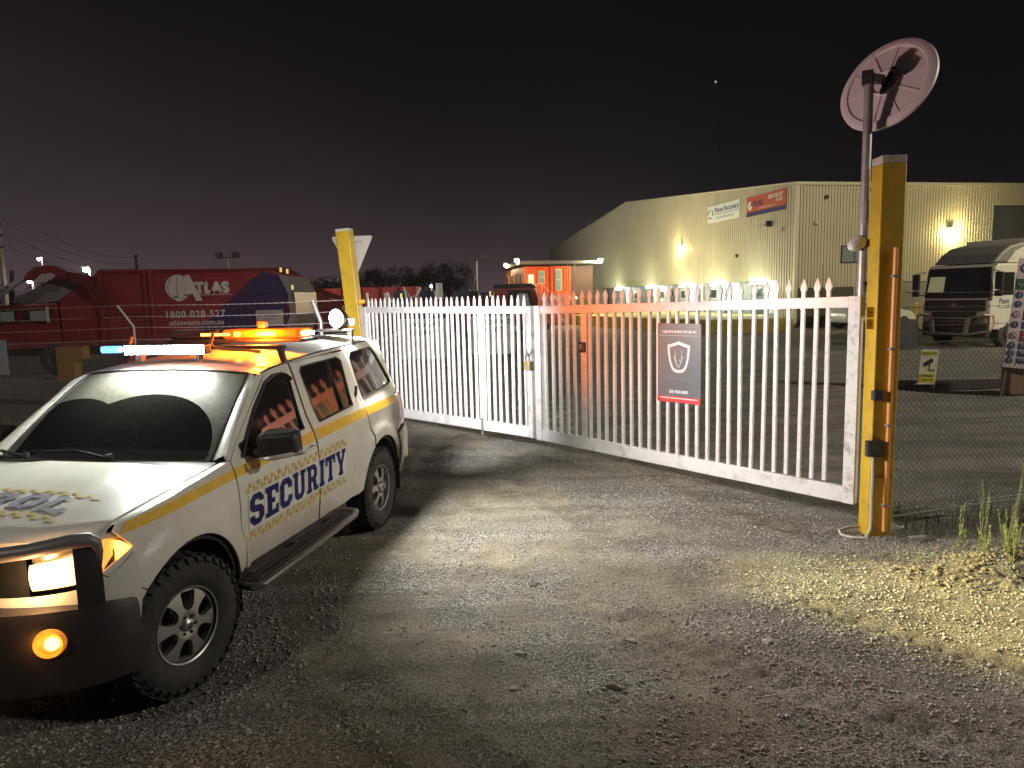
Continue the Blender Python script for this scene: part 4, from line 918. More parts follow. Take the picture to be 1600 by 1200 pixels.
f_l = thing("chain_link_fence", "chain link fence with three barbed strands at the left, beyond the patrol vehicle", "fence", (0, 0, 0))
l0 = Vector((-2.95, 13.1, 0)); ld = Vector((-1, -.06, 0)).normalized()
chain(l0, ld, 8.4, .02, 1.55, .075, .0031, "chain_link_mesh", mat("fence_wire_mid", (.34, .31, .33), .5, metal=.3), f_l)
for z in (2.17, 1.965, 1.765, 1.55):
    for sa, sb in ((0, 3.9), (3.9, 9.2)):
        mb = MB(); wire(mb, l0+ld*sa+Vector((0, 0, z)), l0+ld*sb+Vector((0, 0, z)), .0055, .03, barb=z > 1.6); mb.build("wire_strand", wirel, f_l, kind="stuff")
for k in (.55, 3.9, 8.2):
    p = l0+ld*k; MB().tube([p, p+Vector((0, 0, 1.78)), p+Vector((-.13, -.25 if k > 1 else 0, 2.17))], .024 if k > 1 else .045, 8).build("fence_post", wirel if k > 1 else galv, f_l, smooth=True)
# CCTV notice tied on the right fence
cs = thing("cctv_notice", "white and yellow camera surveillance notice wired to the right chain link fence", "sign", (4.03, 6.655, 1.36), R(14))
cs.location = f0+fd*.36+Vector((.01, -.028, 1.40)); cs.rotation_euler = (R(3), R(3), R(8))
MB().box((0, 0, 0), (.185, .004, .335)).build("sign_panel", mat("sign_white", (.72, .70, .58), .45, var=.05, vs=9), cs, bevel=.002)
cy_ = mat("sign_yellow", (.70, .60, .06), .45)
MB().box((0, -.0035, .132), (.150, .002, .036)).build("yellow_band", cy_, cs); MB().box((0, -.0035, -.105), (.160, .002, .080)).build("yellow_band", cy_, cs)
bk = mat("print_black", (.02, .02, .02), .5)
put_text("cctv_heading", "SECURITY NOTICE", .020, bk, cs, (0, -.006, .125), X3, Z3, sx=.78, bold=.0006)
put_text("cctv_line", "SURVEILLANCE", .026, bk, cs, (0, -.006, -.092), X3, Z3, sx=.72, bold=.0006)
put_text("cctv_line", "CAMERAS IN USE", .026, bk, cs, (0, -.006, -.130), X3, Z3, sx=.62, bold=.0006)
mb = MB().box((-.005, -.004, .045), (.095, .003, .040), Matrix.Rotation(R(-32), 3, 'Y')); mb.build("camera_symbol", bk, cs)
mb = MB().bar((.012, -.004, .03), (.012, -.004, -.028), .006, .003); mb.bar((.010, -.004, -.030), (.058, -.004, -.030), .006, .003); mb.bar((.058, -.004, -.018), (.058, -.004, -.042), .006, .003); mb.build("camera_bracket_symbol", bk, cs, kind="stuff")
for a, b_ in (((-.09, 0, -.165), (-.125, -.01, -.172)), ((.085, 0, -.165), (.075, -.01, -.20))): MB().tube([a, Vector(a).lerp(Vector(b_), .5)+Vector((0, 0, .012)), b_], .003, 5).build("tie_wire", wirel, cs)
# white notice on the left fence
wn = thing("white_notice", "blank white notice on the chain link fence at the left edge", "sign", (-9.22, 12.55, 1.30), R(3))
MB().box((0, 0, 0), (.50, .006, .62)).build("sign_panel", mat("sign_white_cool", (.55, .60, .75), .4), wn, bevel=.003)

# ================================================================== stones and plants
rk = mat("pale_rock", (.36, .33, .29), .8, var=.2, vs=20, bump=.3, bs=60); rkd = mat("brown_rock", (.15, .11, .09), .85, var=.3, vs=20)
rocks = [(.126, 5.084, .026, 1.3, .9, .4, rkd, "brown broken stone in the middle of the driveway, in the lit patch"), (.002, 4.051, .027, .8, 1.2, 1.2, rk, "pale pink egg shaped stone standing on end near the middle foreground"),
 (-.038, 3.674, .025, 1.3, .8, .1, rk, "white oval stone lowest in the middle foreground"), (.695, 4.151, .026, 1.6, .6, -.6, rk, "flat angular stone right of the pale pink stone"), (.522, 3.649, .030, 1.9, .35, -.4, rk, "long thin pale chip in the middle foreground"),
 (1.534, 4.124, .025, 1.2, .9, .3, rk, "grey rounded stone left of the yellow lit ground"), (2.65, 4.748, .030, 1.5, .8, .2, rk, "largest pale flat stone in the yellow lit ground"), (2.87, 4.05, .020, 1.1, .9, .9, rk, "small stone by the right edge below the yellow lit ground"),
 (-.676, 4.982, .016, 1, 1, 0, rkd, "small dark stone at the left border of the lit patch"), (.888, 3.978, .016, 1, 1.2, .7, rkd, "dark pebble right of the middle foreground"), (-.048, 4.792, .016, 1.3, .9, .2, rk, "low pale pebble just below the brown broken stone"),
 (-.359, 3.644, .014, 1.3, .9, .2, rk, "pale pebble left of the white oval stone"), (1.067, 3.082, .018, 1, 1, 0, rkd, "dark stone at the bottom edge right of centre"), (1.612, 5.452, .018, 1.2, .9, .4, rkd, "dark pebble in the row of clods below the gate"), (-.314, 4.277, .014, 1.2, .8, 0, rk, "tiny pale pebble left of the pale pink stone")]
for x, y, s, sx_, sy_, rz, m, lb_ in rocks: rock("stone", x, y, s, sx_, sy_, rz, m, lb_)
clm = mat("dirt_clod", (.24, .20, .14), .95, var=.3, vs=25, bump=.5, bs=50)
mb = MB(); rs = random.Random(5)
for k in range(520):
    x = rs.uniform(3.1, 5.4); y = 5.52+.26*(x-3.6)+rs.gauss(0, .20); s = rs.uniform(.006, .026)*(1.4 if rs.random() < .1 else 1); z = float(gz(x, y))+s*.3
    a = rs.uniform(0, 6); vs_ = [Vector((math.cos(a+i*1.257)*s*rs.uniform(.7, 1.2), math.sin(a+i*1.257)*s*rs.uniform(.7, 1.2), rs.uniform(-.3, .3)*s))+Vector((x, y, z)) for i in range(5)]
    mb.add(vs_+[Vector((x, y, z+s*.7)), Vector((x, y, z-s*.6))], [(i, (i+1) % 5, 5) for i in range(5)]+[((i+1) % 5, i, 6) for i in range(5)])
mb.build("dirt_clods", clm, None, kind="stuff", label="crumbled dirt clods along the bank below the right fence")
weedm = mat("weed_green", (.20, .27, .075), .55, var=.3, vs=12, var2=(.34, .38, .14)); stemm = mat("weed_stem", (.26, .25, .13), .6)
def weed(x, y, h, nst, label, seed, leafy=1.0, spread=.10, lean=0):
    rs = random.Random(seed); t = thing("weed", label, "weed", (x, y, float(gz(x, y))-.01), 0, "weeds along the foot of the right fence")
    st = MB(); lf = MB()
    for s in range(nst):
        a = rs.uniform(0, 6.28); hh = 1.22*(h*rs.uniform(.55, 1) if s else h); b0 = Vector((math.cos(a), math.sin(a), 0))*rs.uniform(0, .03)
        tip = b0+Vector((math.cos(a)*spread*rs.random()+lean, math.sin(a)*spread*rs.random(), hh)); pts = [b0.lerp(tip, i/7)+Vector((rs.uniform(-.006, .006), rs.uniform(-.006, .006), 0)) for i in range(8)]
        st.tube(pts, [.0035*(1-.75*i/7) for i in range(8)], 4, cap=False)
        for k in range(int((14+hh*60)*leafy)):
            t_ = rs.random()**.8; p = pts[0].lerp(pts[-1], t_); i = min(6, int(t_*7)); p = pts[i].lerp(pts[i+1], t_*7-i)
            aa = rs.uniform(0, 6.28); L_ = rs.uniform(.018, .05)*(1.25-t_*.7); up = rs.uniform(.5, 1.4); d = Vector((math.cos(aa), math.sin(aa), up)).normalized(); sd = d.cross(Vector((0, 0, 1))).normalized()*.0030
            lf.add([p-sd, p+d*L_*.5-sd*1.3, p+d*L_, p+d*L_*.5+sd*1.3, p+sd], [(0, 1, 3, 4), (1, 2, 3)])
    st.build("stem", stemm, t, kind="stuff"); lf.build("leaves", weedm, t, kind="stuff"); return t
weed(3.86, 5.93, .36, 3, "thin weed with forked stems, leftmost of those by the right fence", 1, .8)
weed(3.93, 5.70, .20, 5, "short bushy bright weed in front of the leftmost weed", 2, 1.8, .06)
weed(4.14, 6.02, .50, 4, "tall sparse weed standing between the leftmost weed and the dense clump", 3, .7, .08)
weed(4.02, 5.48, .28, 7, "dense bright green clump of weed nearest the camera at the right edge", 4, 1.9, .09)
weed(4.22, 5.85, .34, 6, "upright weed with many thin stems behind the dense bright clump", 5, 1.1, .10)
weed(4.42, 6.10, .78, 3, "tallest weed with a bare arching stem at the right edge", 6, .45, .14, .05)
weed(4.50, 5.98, .45, 4, "leafy weed cut by the right edge of the picture", 7, 1.3, .12)
weed(4.02, 6.08, .16, 4, "tiny weed in the shade between the two tall weeds", 8, 1.0, .05)
def grass(x0, x1, y0, y1, n, h, name, m, label, seed):
    rs = random.Random(seed); mb = MB()
    for k in range(n):
        x = rs.uniform(x0, x1); y = rs.uniform(y0, y1); z = float(gz(x, y)); a = rs.uniform(0, 6.28); hh = h*rs.uniform(.4, 1); lx, ly = rs.gauss(0, .12)*hh, rs.gauss(0, .12)*hh
        dx, dy = math.cos(a)*.004, math.sin(a)*.004
        mb.add([(x-dx, y-dy, z), (x+dx, y+dy, z), (x+lx*.4+dx*.7, y+ly*.4+dy*.7, z+hh*.6), (x+lx*.4-dx*.7, y+ly*.4-dy*.7, z+hh*.6), (x+lx, y+ly, z+hh)], [(0, 1, 2, 3), (3, 2, 4)])
    return mb.build(name, m, None, kind="stuff", label=label)
grass(-10.0, -6.6, 9.9, 12.5, 2600, .42, "dry_grass", mat("dry_grass", (.24, .20, .15), .7, var=.3, vs=10), "dry grass growing along the left fence", 4)
grass(3.7, 6.0, 6.2, 7.2, 700, .16, "verge_grass", mat("verge_grass", (.10, .12, .05), .7, var=.3, vs=10), "thin grass in the shade under the right fence", 5)
mb = MB().box((3.66, 6.20, -.10), (.16, .045, .012), Matrix.Rotation(R(12), 3, 'Z')); mb.build("metal_offcut", mat("bare_metal", (.5, .5, .5), .35, metal=.6), None, label="bright metal strip offcut lying at the foot of the right post", cat="scrap metal")
MB().box((3.62, 6.98, -.10), (1.6, .5, .10), Matrix.Rotation(R(15), 3, 'Z')).build("concrete_footing", mat("footing_concrete", (.22, .20, .17), .9, bump=.3, bs=30), None, label="concrete footing under the start of the right fence", cat="footing") if 0 else None
# ================================================================== warehouse
clad = mat("cream_cladding", (.58, .53, .39), .5, var=.06, vs=.35, dirt=.3, ds=.5, dcol=(.38, .33, .22))
conc = mat("grey_precast", (.27, .25, .20), .85, var=.12, vs=.8)
darkm = mat("dark_opening", (.03, .035, .04), .4)
WA = R(11)   # the gable wall runs away at 11 degrees left of straight ahead
wh = thing("warehouse", "large cream corrugated steel warehouse with a low gable, behind the gate", "warehouse", (15.84, 39.58, 0), R(11))
# local frame: +y = along the gable wall away from camera, +x = along the front to the right
GL_ = 55.0; RID = 26.6; EV = 7.88; RG = 10.25
def gtop(y): return EV+(RG-EV)*(y/RID if y < RID else max(0, (GL_-y)/(GL_-RID)))
def corrug(along, x0, x1, z0f, z1f, pitch=.19, dep=.045):
    """trapezoid corrugated sheet, along 'y' (wall x=0 facing -x) or 'x' (wall y=0 facing -y)"""
    mb = MB(); pts = []; n = int((x1-x0)/pitch)
    for k in range(n):
        a = x0+k*pitch
        for f, d in ((0, 0), (.42, 0), (.52, dep), (.90, dep)): pts.append((a+f*pitch, d))
    pts.append((x1, 0)); V = []
    for a, d in pts:
        for z in (z0f(a), z1f(a)): V.append((-d, a, z) if along == 'y' else (a, -d, z))
    return mb.add(V, [(2*i, 2*i+1, 2*i+3, 2*i+2) for i in range(len(pts)-1)])
corrug('y', 0.12, GL_, lambda y: 2.66 if 1.75 < y < 33 else 0.0, gtop, pitch=.26).build("gable_cladding", clad, wh)
corrug('x', 0.12, 6.2, lambda x: .05, lambda x: EV-.10).build("front_cladding", clad, wh)
corrug('x', 6.6, 12.7, lambda x: 2.42, lambda x: EV-.10).build("front_cladding", clad, wh)
corrug('x', 12.7, 21.0, lambda x: 6.70, lambda x: EV-.10).build("front_cladding", clad, wh)
corrug('x', 21.0, 34.0, lambda x: 2.42, lambda x: EV-.10).build("front_cladding", clad, wh)
flash = mat("cream_flashing", (.62, .58, .42), .45)
MB().box((.03, .03, EV/2-.03), (.20, .20, EV-.06)).build("corner_flashing", flash, wh, bevel=.01)
mb = MB(); mb.add([(-.05, 0, EV-.02), (-.05, RID, RG-.0), (-.05, GL_, EV-.02), (-.05, 0, EV+.10), (-.05, RID, RG+.12), (-.05, GL_, EV+.10)], [(0, 1, 4, 3), (1, 2, 5, 4)]); mb.build("barge_flashing", flash, wh)
roofm = mat("roof_sheet", (.20, .19, .17), .5)
mb = MB(); mb.add([(-.1, -.15, EV+.06), (40, -.15, EV+.06), (40, RID, RG+.10), (-.1, RID, RG+.10), (-.1, GL_, EV+.06), (40, GL_, EV+.06)], [(0, 1, 2, 3), (3, 2, 5, 4)]); mb.build("roof_sheeting", roofm, wh)
MB().box((17, -.13, EV-.02), (34.2, .16, .16)).build("gutter", flash, wh)
MB().box((6.40, -.08, EV/2-.05), (.28, .16, EV-.1)).build("downpipe", mat("downpipe_dark", (.12, .10, .10), .5), wh)
MB().box((9.65, -.04, 1.18), (6.05, .14, 2.40)).build("precast_panel", conc, wh); MB().box((27.5, -.04, 1.18), (13, .14, 2.40)).build("precast_panel", conc, wh)
mb = MB(); mb.box((16.85, .10, 3.32), (8.2, .06, 6.7)); rd = mb.build("roller_door", mat("roller_grey", (.12, .13, .13), .5), wh)
for k in range(22): MB().box((16.85, .055, .25+k*.30), (8.1, .03, .06)).build("door_slat", mat("roller_grey", (.12, .13, .13)), rd)
wf = MB().box((3.62, -.04, 4.01), (1.62, .06, .98)).build("window", trimk, wh)
for k in (-.40, .40): MB().box((3.62+k, -.075, 4.01), (.72, .02, .84)).build("pane", mat("lit_glass_grey", (.10, .12, .10), .1, em=(.35, .40, .33), es=.18), wf)
for x in (1.78, 3.85-.3): MB().box((x+.0, -.06, 1.75), (.10, .06, 3.5)).build("wall_rail", clad, wh)
MB().box((1.9, -.10, 1.1), (3.4, .10, 2.2)).build("dado_panel", mat("dark_dado", (.09, .08, .06), .8), wh)
# recessed office strip under the gable wall
offw = mat("office_grey", (.32, .34, .34), .6)
MB().box((.55, 17.4, 1.67), (.1, 31.2, 1.98)).build("recess_wall", offw, wh)
MB().box((.25, 17.4, 2.68), (.6, 31.2, .04)).build("recess_soffit", offw, wh)
MB().box((.3, 1.72, 1.3), (.6, .1, 2.7)).build("recess_reveal", offw, wh)
for y, wd, h in ((4.6, 1.6, 1.9), (8.4, 1.0, 2.0), (13.0, .95, 2.0), (17.5, .95, 2.0), (22.0, 1.0, 1.9), (28.5, 1.1, 1.9)):
    d = MB().box((.49, y, .68+h/2), (.03, wd, h)).build("door", mat("door_dark", (.06, .07, .075), .5), wh)
    MB().box((.47, y, .68+h*.72), (.02, wd*.6, h*.3)).build("pane", mat("pane_dark", (.04, .06, .06), .1), d)
for y, wd in ((10.6, 1.3), (15.2, 1.2), (19.7, 1.3), (25.0, 1.4)): 
    d = MB().box((.49, y, 1.95), (.03, wd, .7)).build("window", flash, wh); MB().box((.47, y, 1.95), (.02, wd-.14, .56)).build("pane", mat("pane_dark", (.04, .06, .06)), d)
for y in (12.0, 20.8): MB().box((.42, y, 1.6), (.10, .12, 1.9)).build("recess_post", flash, wh)
tube = mat("fluoro_lit", (1, 1, 1), .3, em=(.80, 1, .88), es=60)
def wl_(x, y): return (15.84+x*math.cos(R(11))-y*math.sin(R(11)), 39.58+x*math.sin(R(11))+y*math.cos(R(11)))
for i, (y, nm) in enumerate(((3.4, "first fluorescent batten from the warehouse corner, under the cream wall"), (8.6, "second fluorescent batten from the warehouse corner"), (13.6, "third fluorescent batten from the warehouse corner"), (20.2, "fourth fluorescent batten from the warehouse corner"), (28.0, "farthest fluorescent batten, next to the orange office"))):
    a, b_ = wl_(-.25, y); l = thing("batten_light", nm, "light", (a, b_, 2.60), R(11), "white fluorescent lights along the loading dock")
    MB().box((0, 0, .04), (.16, 1.5, .06)).build("batten_body", flash, l); MB().box((-.02, 0, -.05), (.16, 1.6, .11)).build("tube", tube, l)
    light("fluoro_light", 'POINT', 130, (0, 0, -.25), (.82, 1, .80), None, l, shadow_soft_size=.3)
    light("gable_fill_light", 'POINT', 150, (-1.6, 0, -.05), (.95, 1, .62), None, l, shadow_soft_size=.3)  # added light standing off the batten, brightens the gable wall
# wall lamps
def wall_lamp(x, y, z, nm, front, col=(1, .86, .36), e=380, sz=.20):
    a, b_ = wl_(x, y); l = thing("wall_lamp", nm, "lamp", (a, b_, z), R(11), "yellow bulkhead lamps on the warehouse")
    dx, dy = (-1, 0) if not front else (0, -1)
    MB().box((dx*.10, dy*.10, .09), (.30, .30, .06)).build("lamp_hood", trimk, l)
    MB().lathe([(0, -.13), (sz*.5, -.09), (sz*.62, 0), (sz*.5, .06)], 14, 'z', (dx*.17, dy*.17, 0)).build("lamp_glass", mat("bulkhead_lit", (1, .9, .4), .3, em=(1, .84, .32), es=38), l, smooth=True)
    light("wall_lamp_light", 'POINT', e, (dx*.42, dy*.42, -.22), col, None, l, shadow_soft_size=.12)
wall_lamp(-.06, 14.6, 5.55, "yellow bulkhead lamp high on the gable wall, left of the company signs", False, e=170)
wall_lamp(9.75, -.06, 5.35, "yellow bulkhead lamp high on the front wall, left of the tall roller door", True, e=300, sz=.26)
# small fittings on the walls
for x, y, z, lb_, k in ((-.10, 2.35, 5.95, "black radio dish bracket on the gable wall below the red company sign", 1), (-.08, 1.15, 5.55, "small white camera on the gable wall close to the corner", 0), (-.08, 6.2, 4.35, "small grey fitting low on the gable wall below the signs", 0), (1.15, -.10, 5.75, "camera with twin lenses on the front wall near the corner", 0), (1.75, -.10, 7.15, "small round fitting high on the front wall near the corner", 0), (-.08, 19.0, 4.9, "small fitting on the gable wall left of the yellow lamp", 0)):
    a, b_ = wl_(x, y); o = thing("wall_fitting", lb_, "fitting", (a, b_, z), R(11))
    mb = MB()
    if k: mb.box((-.15, 0, 0), (.3, .16, .34)); mb.build("bracket_body", trimk, o, bevel=.02); MB().tube([(-.3, 0, -.02), (-.6, -.05, -.08), (-.85, .1, -.12)], .02, 6).build("bracket_arm", galv, o)
    else: mb.box((-.06 if x < 0 else 0, 0 if x < 0 else -.06, 0), (.16, .16, .18)); mb.build("fitting_body", trimk if 'round' in lb_ or 'grey' in lb_ else flash, o, bevel=.03); MB().box((-.06 if x < 0 else 0, 0 if x < 0 else -.06, -.12), (.05, .05, .08)).build("fitting_stem", trimk, o)
# company signs on the gable wall
def gsign(y0, y1, z0, z1, m, nm, name):
    a, b_ = wl_(-.07, (y0+y1)/2); o = thing(name, nm, "sign", (a, b_, (z0+z1)/2), R(11))
    MB().box((0, 0, 0), (.04, y1-y0, z1-z0)).build("sign_panel", m, o); return o, (y1-y0)/2, (z1-z0)/2
UY, UZ = (0, -1, 0), (0, 0, 1)
s1, hw, hh = gsign(6.05, 10.35, 6.75, 7.86, mat("sign_pale", (.75, .78, .74), .5), "white Planet Recovery company sign on the gable wall", "company_sign")
put_text("sign_text", "Planet Recovery", .50, mat("sign_blue", (.02, .07, .16), .5), s1, (-.025, -.45, .06), UY, UZ, sx=.98, bold=.008)
MB().box((-.024, -.4, -.06), (.01, 3.2, .03)).build("sign_rule", mat("sign_blue", (.02, .07, .16)), s1); put_text("sign_text", "planetrecovery.com.au", .26, mat("sign_blue", (.02, .07, .16)), s1, (-.025, -.3, -.36), UY, UZ)
for k in range(3):
    a = k*2.09; pts = [(-.03, 1.72+.28*math.cos(a+t_*.28)*1.2, .02+.28*math.sin(a+t_*.28)) for t_ in range(6)]
    MB().tube(pts, .035, 6).build("logo_arc", mat("sign_blue", (.02, .07, .16)), s1)
s2, hw, hh = gsign(.90, 5.15, 6.62, 7.78, mat("sign_orange_red", (.50, .10, .045), .5), "red company sign with a blue foot on the gable wall near the corner", "company_sign")
MB().box((-.024, 0, -.46), (.01, 4.25, .24)).build("blue_band", mat("sign_navy", (.02, .03, .13), .5), s2)
put_text("sign_text", "ATLAS", .42, mat("sign_navy", (.02, .03, .13)), s2, (-.030, 1.0, -.02), UY, UZ, sx=1.2, bold=.015, shear=.1)
MB().lathe([(0, -.028), (.26, -.028), (.27, -.02)], 24, 'x', (0, 1.72, .05)).build("globe_logo", whiteflat, s2)
put_text("sign_text", "1800 028 527", .30, whiteflat, s2, (-.030, -1.05, .22), UY, UZ, sx=.95, bold=.01); put_text("sign_text", "ATLAS", .24, whiteflat, s2, (-.030, -1.45, -.02), UY, UZ, sx=1, bold=.01)
put_text("sign_text", "www.atlaswaste.com.au", .19, whiteflat, s2, (-.030, -.2, -.24), UY, UZ)
# loading dock in yellow
dock = MB(); dp = [(14.2, 36.3), (13.2, 35.5), (10.0, 36.3), (7.6, 41.6), (4.5, 49.8), (2.6, 56.0), (9.0, 71.0), (15.2, 40.6)]
mb = MB(); mb.prism(dp, 0, .66, 'xy'); dk = mb.build("dock_body", mat("dock_yellow_shaded", (.26, .18, .02), .6, dirt=.5, ds=1.2, dcol=(.06, .05, .02)), None)  # dock face is a darker copy of the yellow, shade put into its colour
dkt = thing("loading_dock", "low yellow painted loading dock along the foot of the warehouse gable wall", "loading dock"); dk.parent = dkt
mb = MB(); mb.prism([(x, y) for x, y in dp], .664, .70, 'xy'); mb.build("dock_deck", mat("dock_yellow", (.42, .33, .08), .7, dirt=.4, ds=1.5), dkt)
for i, (x, y) in enumerate(((13.9, 37.6), (14.6, 39.2))): pass
# ---- orange container office
of = thing("site_office", "orange corrugated two storey container office with a flat awning roof, left of the warehouse", "building", (1.1, 50.0, 0), R(8))
orange = mat("orange_corrugated", (.62, .095, .014), .5, var=.05, vs=1)
pinkw = mat("office_side_pink", (.46, .17, .10), .6, var=.1, vs=1)
brick = mat("office_brown", (.07, .030, .016), .7, var=.1, vs=2)
mb = MB(); pts = []
for k in range(18):
    a = k*.18
    for f, d in ((0, 0), (.4, 0), (.5, .05), (.9, .05)): pts.append((a+f*.18, d))
pts.append((3.24, 0)); mb.add([(a, -d, z) for a, d in pts for z in (1.95, 4.15)], [(2*i, 2*i+1, 2*i+3, 2*i+2) for i in range(len(pts)-1)]); mb.build("container_front", orange, of)
MB().box((1.62, .3, .97), (3.24, .5, 1.9)).build("lower_storey", mat("lower_red", (.30, .05, .02), .6), of)
MB().box((-.03, 5.0, 3.05), (.06, 10, 2.2)).build("side_wall", pinkw, of); MB().box((0.02, 5.0, .97), (.10, 10, 1.95)).build("lower_side_wall", pinkw, of)
MB().box((4.2, 1.2, 2.1), (1.9, .2, 4.15)).build("back_wall", brick, of)
MB().box((1.62, 5, 3.0), (3.1, 9.8, 2.2)).build("office_core", brick, of)
awn = mat("awning_grey", (.11, .11, .11), .5)
mb = MB(); mb.add([(-.55, -1.1, 4.28), (5.3, -1.1, 4.28), (5.3, 10.3, 4.32), (-.55, 10.3, 4.32), (-.55, -1.1, 4.52), (5.3, -1.1, 4.44), (5.3, 10.3, 4.5), (-.55, 10.3, 4.5)], [(0, 1, 2, 3), (4, 5, 6, 7), (0, 1, 5, 4), (1, 2, 6, 5), (2, 3, 7, 6), (3, 0, 4, 7)]); mb.build("awning_roof", awn, of)
for x in (1.55, 2.70, 3.32): MB().box((x, -1.0, 2.15), (.06, .06, 4.26)).build("awning_post", awn if x > 3 else trimk, of)
for x, z0, z1, lit in ((.20, 2.55, 3.65, 1), (.95, 2.95, 3.85, 0), (2.15, 2.45, 3.95, 0)):
    wf = MB().box((x+.2, -.075, (z0+z1)/2), (.46, .05, z1-z0)).build("window", mat("frame_cream", (.55, .42, .25), .5), of)
    MB().box((x+.2, -.11, (z0+z1)/2+.0), (.36, .03, z1-z0-.12)).build("pane", mat("lit_pane", (.3, .5, .4), .2, em=(.55, .85, .55), es=.7) if lit else mat("office_pane", (.12, .20, .18), .15, em=(.20, .34, .28), es=.28), wf)
    MB().box((x+.2, -.13, (z0+z1)/2), (.38, .02, .05)).build("frame", mat("frame_cream", (.55, .42, .25)), wf)
for y in (1.2, 3.6, 5.6, 8.2):
    wf = MB().box((-.08, y, 3.1), (.06, .8, 1.5)).build("window", mat("frame_pale", (.5, .36, .28), .5), of); MB().box((-.115, y, 3.1), (.03, .55, 1.25)).build("pane", darkm, wf)
# stair with landing
mb = MB(); st_ = thing("steel_stair", "steel stair rising to the orange office landing", "stair", (2.2, 49.3, 0), R(8))
for k in range(9): MB().box((.0+k*.19, -.35, 1.9-k*.2), (.22, .7, .04)).build("step", galv, st_)
MB().bar((-.1, -.7, 1.9), (1.75, -.7, 0), .04, .12).build("stringer", galv, st_); MB().tube([(-.9, -.72, 2.9), (-.1, -.72, 2.9), (1.75, -.72, 1.0)], .025, 6).build("handrail", galv, st_)
MB().box((-.5, -.35, 1.92), (.9, .75, .05)).build("landing", galv, st_)
for x in (-.9, -.5, -.1): MB().tube([(x, -.72, 1.9), (x, -.72, 2.9)], .02, 6).build("baluster", galv, st_)
def far_lamp(x, y, z, nm, r, es, e, col, grp=None, pole=True, cat="lamp"):
    l = thing("flood_lamp" if not pole else "street_lamp", nm, cat, (x, y, 0 if pole else z), 0, grp); zz = z if pole else 0
    if pole: MB().tube([(0, 0, 0), (0, 0, z+.2), (.0, -.4, z+.35)], [.12, .07, .05], 8).build("pole", mat("far_pole", (.30, .26, .27), .6), l)
    MB().box((0, -.1 if not pole else -.4, zz+r*.9), (r*2.4, r*1.6, r*.4)).build("lamp_head", trimk, l)
    MB().lathe([(0, -r*.8), (r*.8, -r*.5), (r, 0), (r*.8, r*.5), (0, r*.7)], 12, 'z', (0, -.1 if not pole else -.4, zz)).build("lamp_glass", mat("far_lamp_lit_%d" % int(es), (1, .95, .8), .3, em=(*col,), es=es), l, smooth=True)
    if e: light("far_lamp_light", 'POINT', e, (0, -.7, zz-.2), col, None, l, shadow_soft_size=.2)
g1 = "warm flood lamps on the orange office roof"
far_lamp(-.25, 56.2, 4.55, "left warm flood lamp on the far end of the orange office awning", .17, 60, 260, (1, .80, .45), g1, False)
far_lamp(.55, 50.6, 4.62, "middle warm flood lamp on the orange office awning corner", .17, 60, 160, (1, .80, .45), g1, False)
far_lamp(6.35, 49.9, 4.40, "right warm flood lamp at the end of the orange office awning, against the cream wall", .17, 60, 1300, (1, .90, .60), g1, False)
light("office_fill_light", 'POINT', 230, (1.4, 47.6, 3.2), (1, .52, .18), None, None, shadow_soft_size=.3)  # added light without a lamp body, brightens the orange office front
for x, nm in ((4.05, "left small uplight at the foot of the brown office wall"), (4.62, "right small uplight at the foot of the brown office wall")):
    far_lamp(x, 49.95, 1.92, nm, .075, 60, 16, (1, .68, .30), "uplights by the orange office", False)
# ---- street lamps far left
gs = "street lamps beyond the red truck"
far_lamp(-50.5, 70, 7.0, "leftmost distant street lamp, beside the utility pole", .19, 90, 0, (1, .88, .66), gs)
far_lamp(-46.2, 71, 6.9, "second distant street lamp from the left, above the red arm", .19, 90, 0, (1, .88, .66), gs)
far_lamp(-29.6, 50.5, 4.7, "brightest distant street lamp, above the red truck body", .20, 200, 500, (1, .92, .72), gs)
far_lamp(-40.0, 60, 4.3, "lowest distant street lamp seen under the red arm", .17, 90, 0, (1, .92, .78), gs)
far_lamp(-7.1, 65, 3.2, "tiny distant lamp between the parked machines, above the gate", .12, 40, 0, (1, .95, .8), gs)
# ---- utility poles and wires
polem = mat("pale_timber_pole", (.42, .36, .34), .8)
def upole(x, y, h, nm, r=.20):
    p = thing("utility_pole", nm, "pole", (x, y, 0), R(-42), "utility poles at the left")
    p.rotation_euler = (0, R(1.5), R(-42))
    MB().tube([(0, 0, 0), (0, 0, h)], [r, r*.75], 10).build("shaft", polem, p, smooth=True)
    for k in range(4): MB().box((.45, 0, h-.15-k*.95), (1.9, .10, .12)).build("crossarm", polem, p)
    return p
up1 = upole(-42.4, 60, 10.2, "near pale utility pole with four crossarms at the left edge"); up2 = upole(-67.7, 130, 11.2, "distant utility pole between the lamps and the red truck", .3)
wm2 = mat("cable_grey", (.30, .27, .27), .6)
for k in range(4):
    a, b_ = Vector((-41.3, 59.3, 10.1-k*.95)), Vector((-66.6, 129.2, 11.0-k*.95)); pts = [a.lerp(b_, i/16)-Vector((0, 0, 1.6*4*(i/16)*(1-i/16))) for i in range(17)]
    MB().tube(pts, .028, 4, cap=False).build("power_line", wm2, None, label=["topmost", "second", "third", "lowest"][k]+" power line sagging between the two utility poles", cat="cable", group="power lines at the left")
    if 1:
        pts = [Vector((-43.4, 60.3, 10.1-k*.95)), Vector((-60, 40, 9.5-k*.95))]; MB().tube(pts, .028, 4).build("power_line", wm2, None, label="%s power line leaving the picture from the left utility pole" % ["topmost", "second", "third", "lowest"][k], cat="cable", group="power lines leaving the left pole")
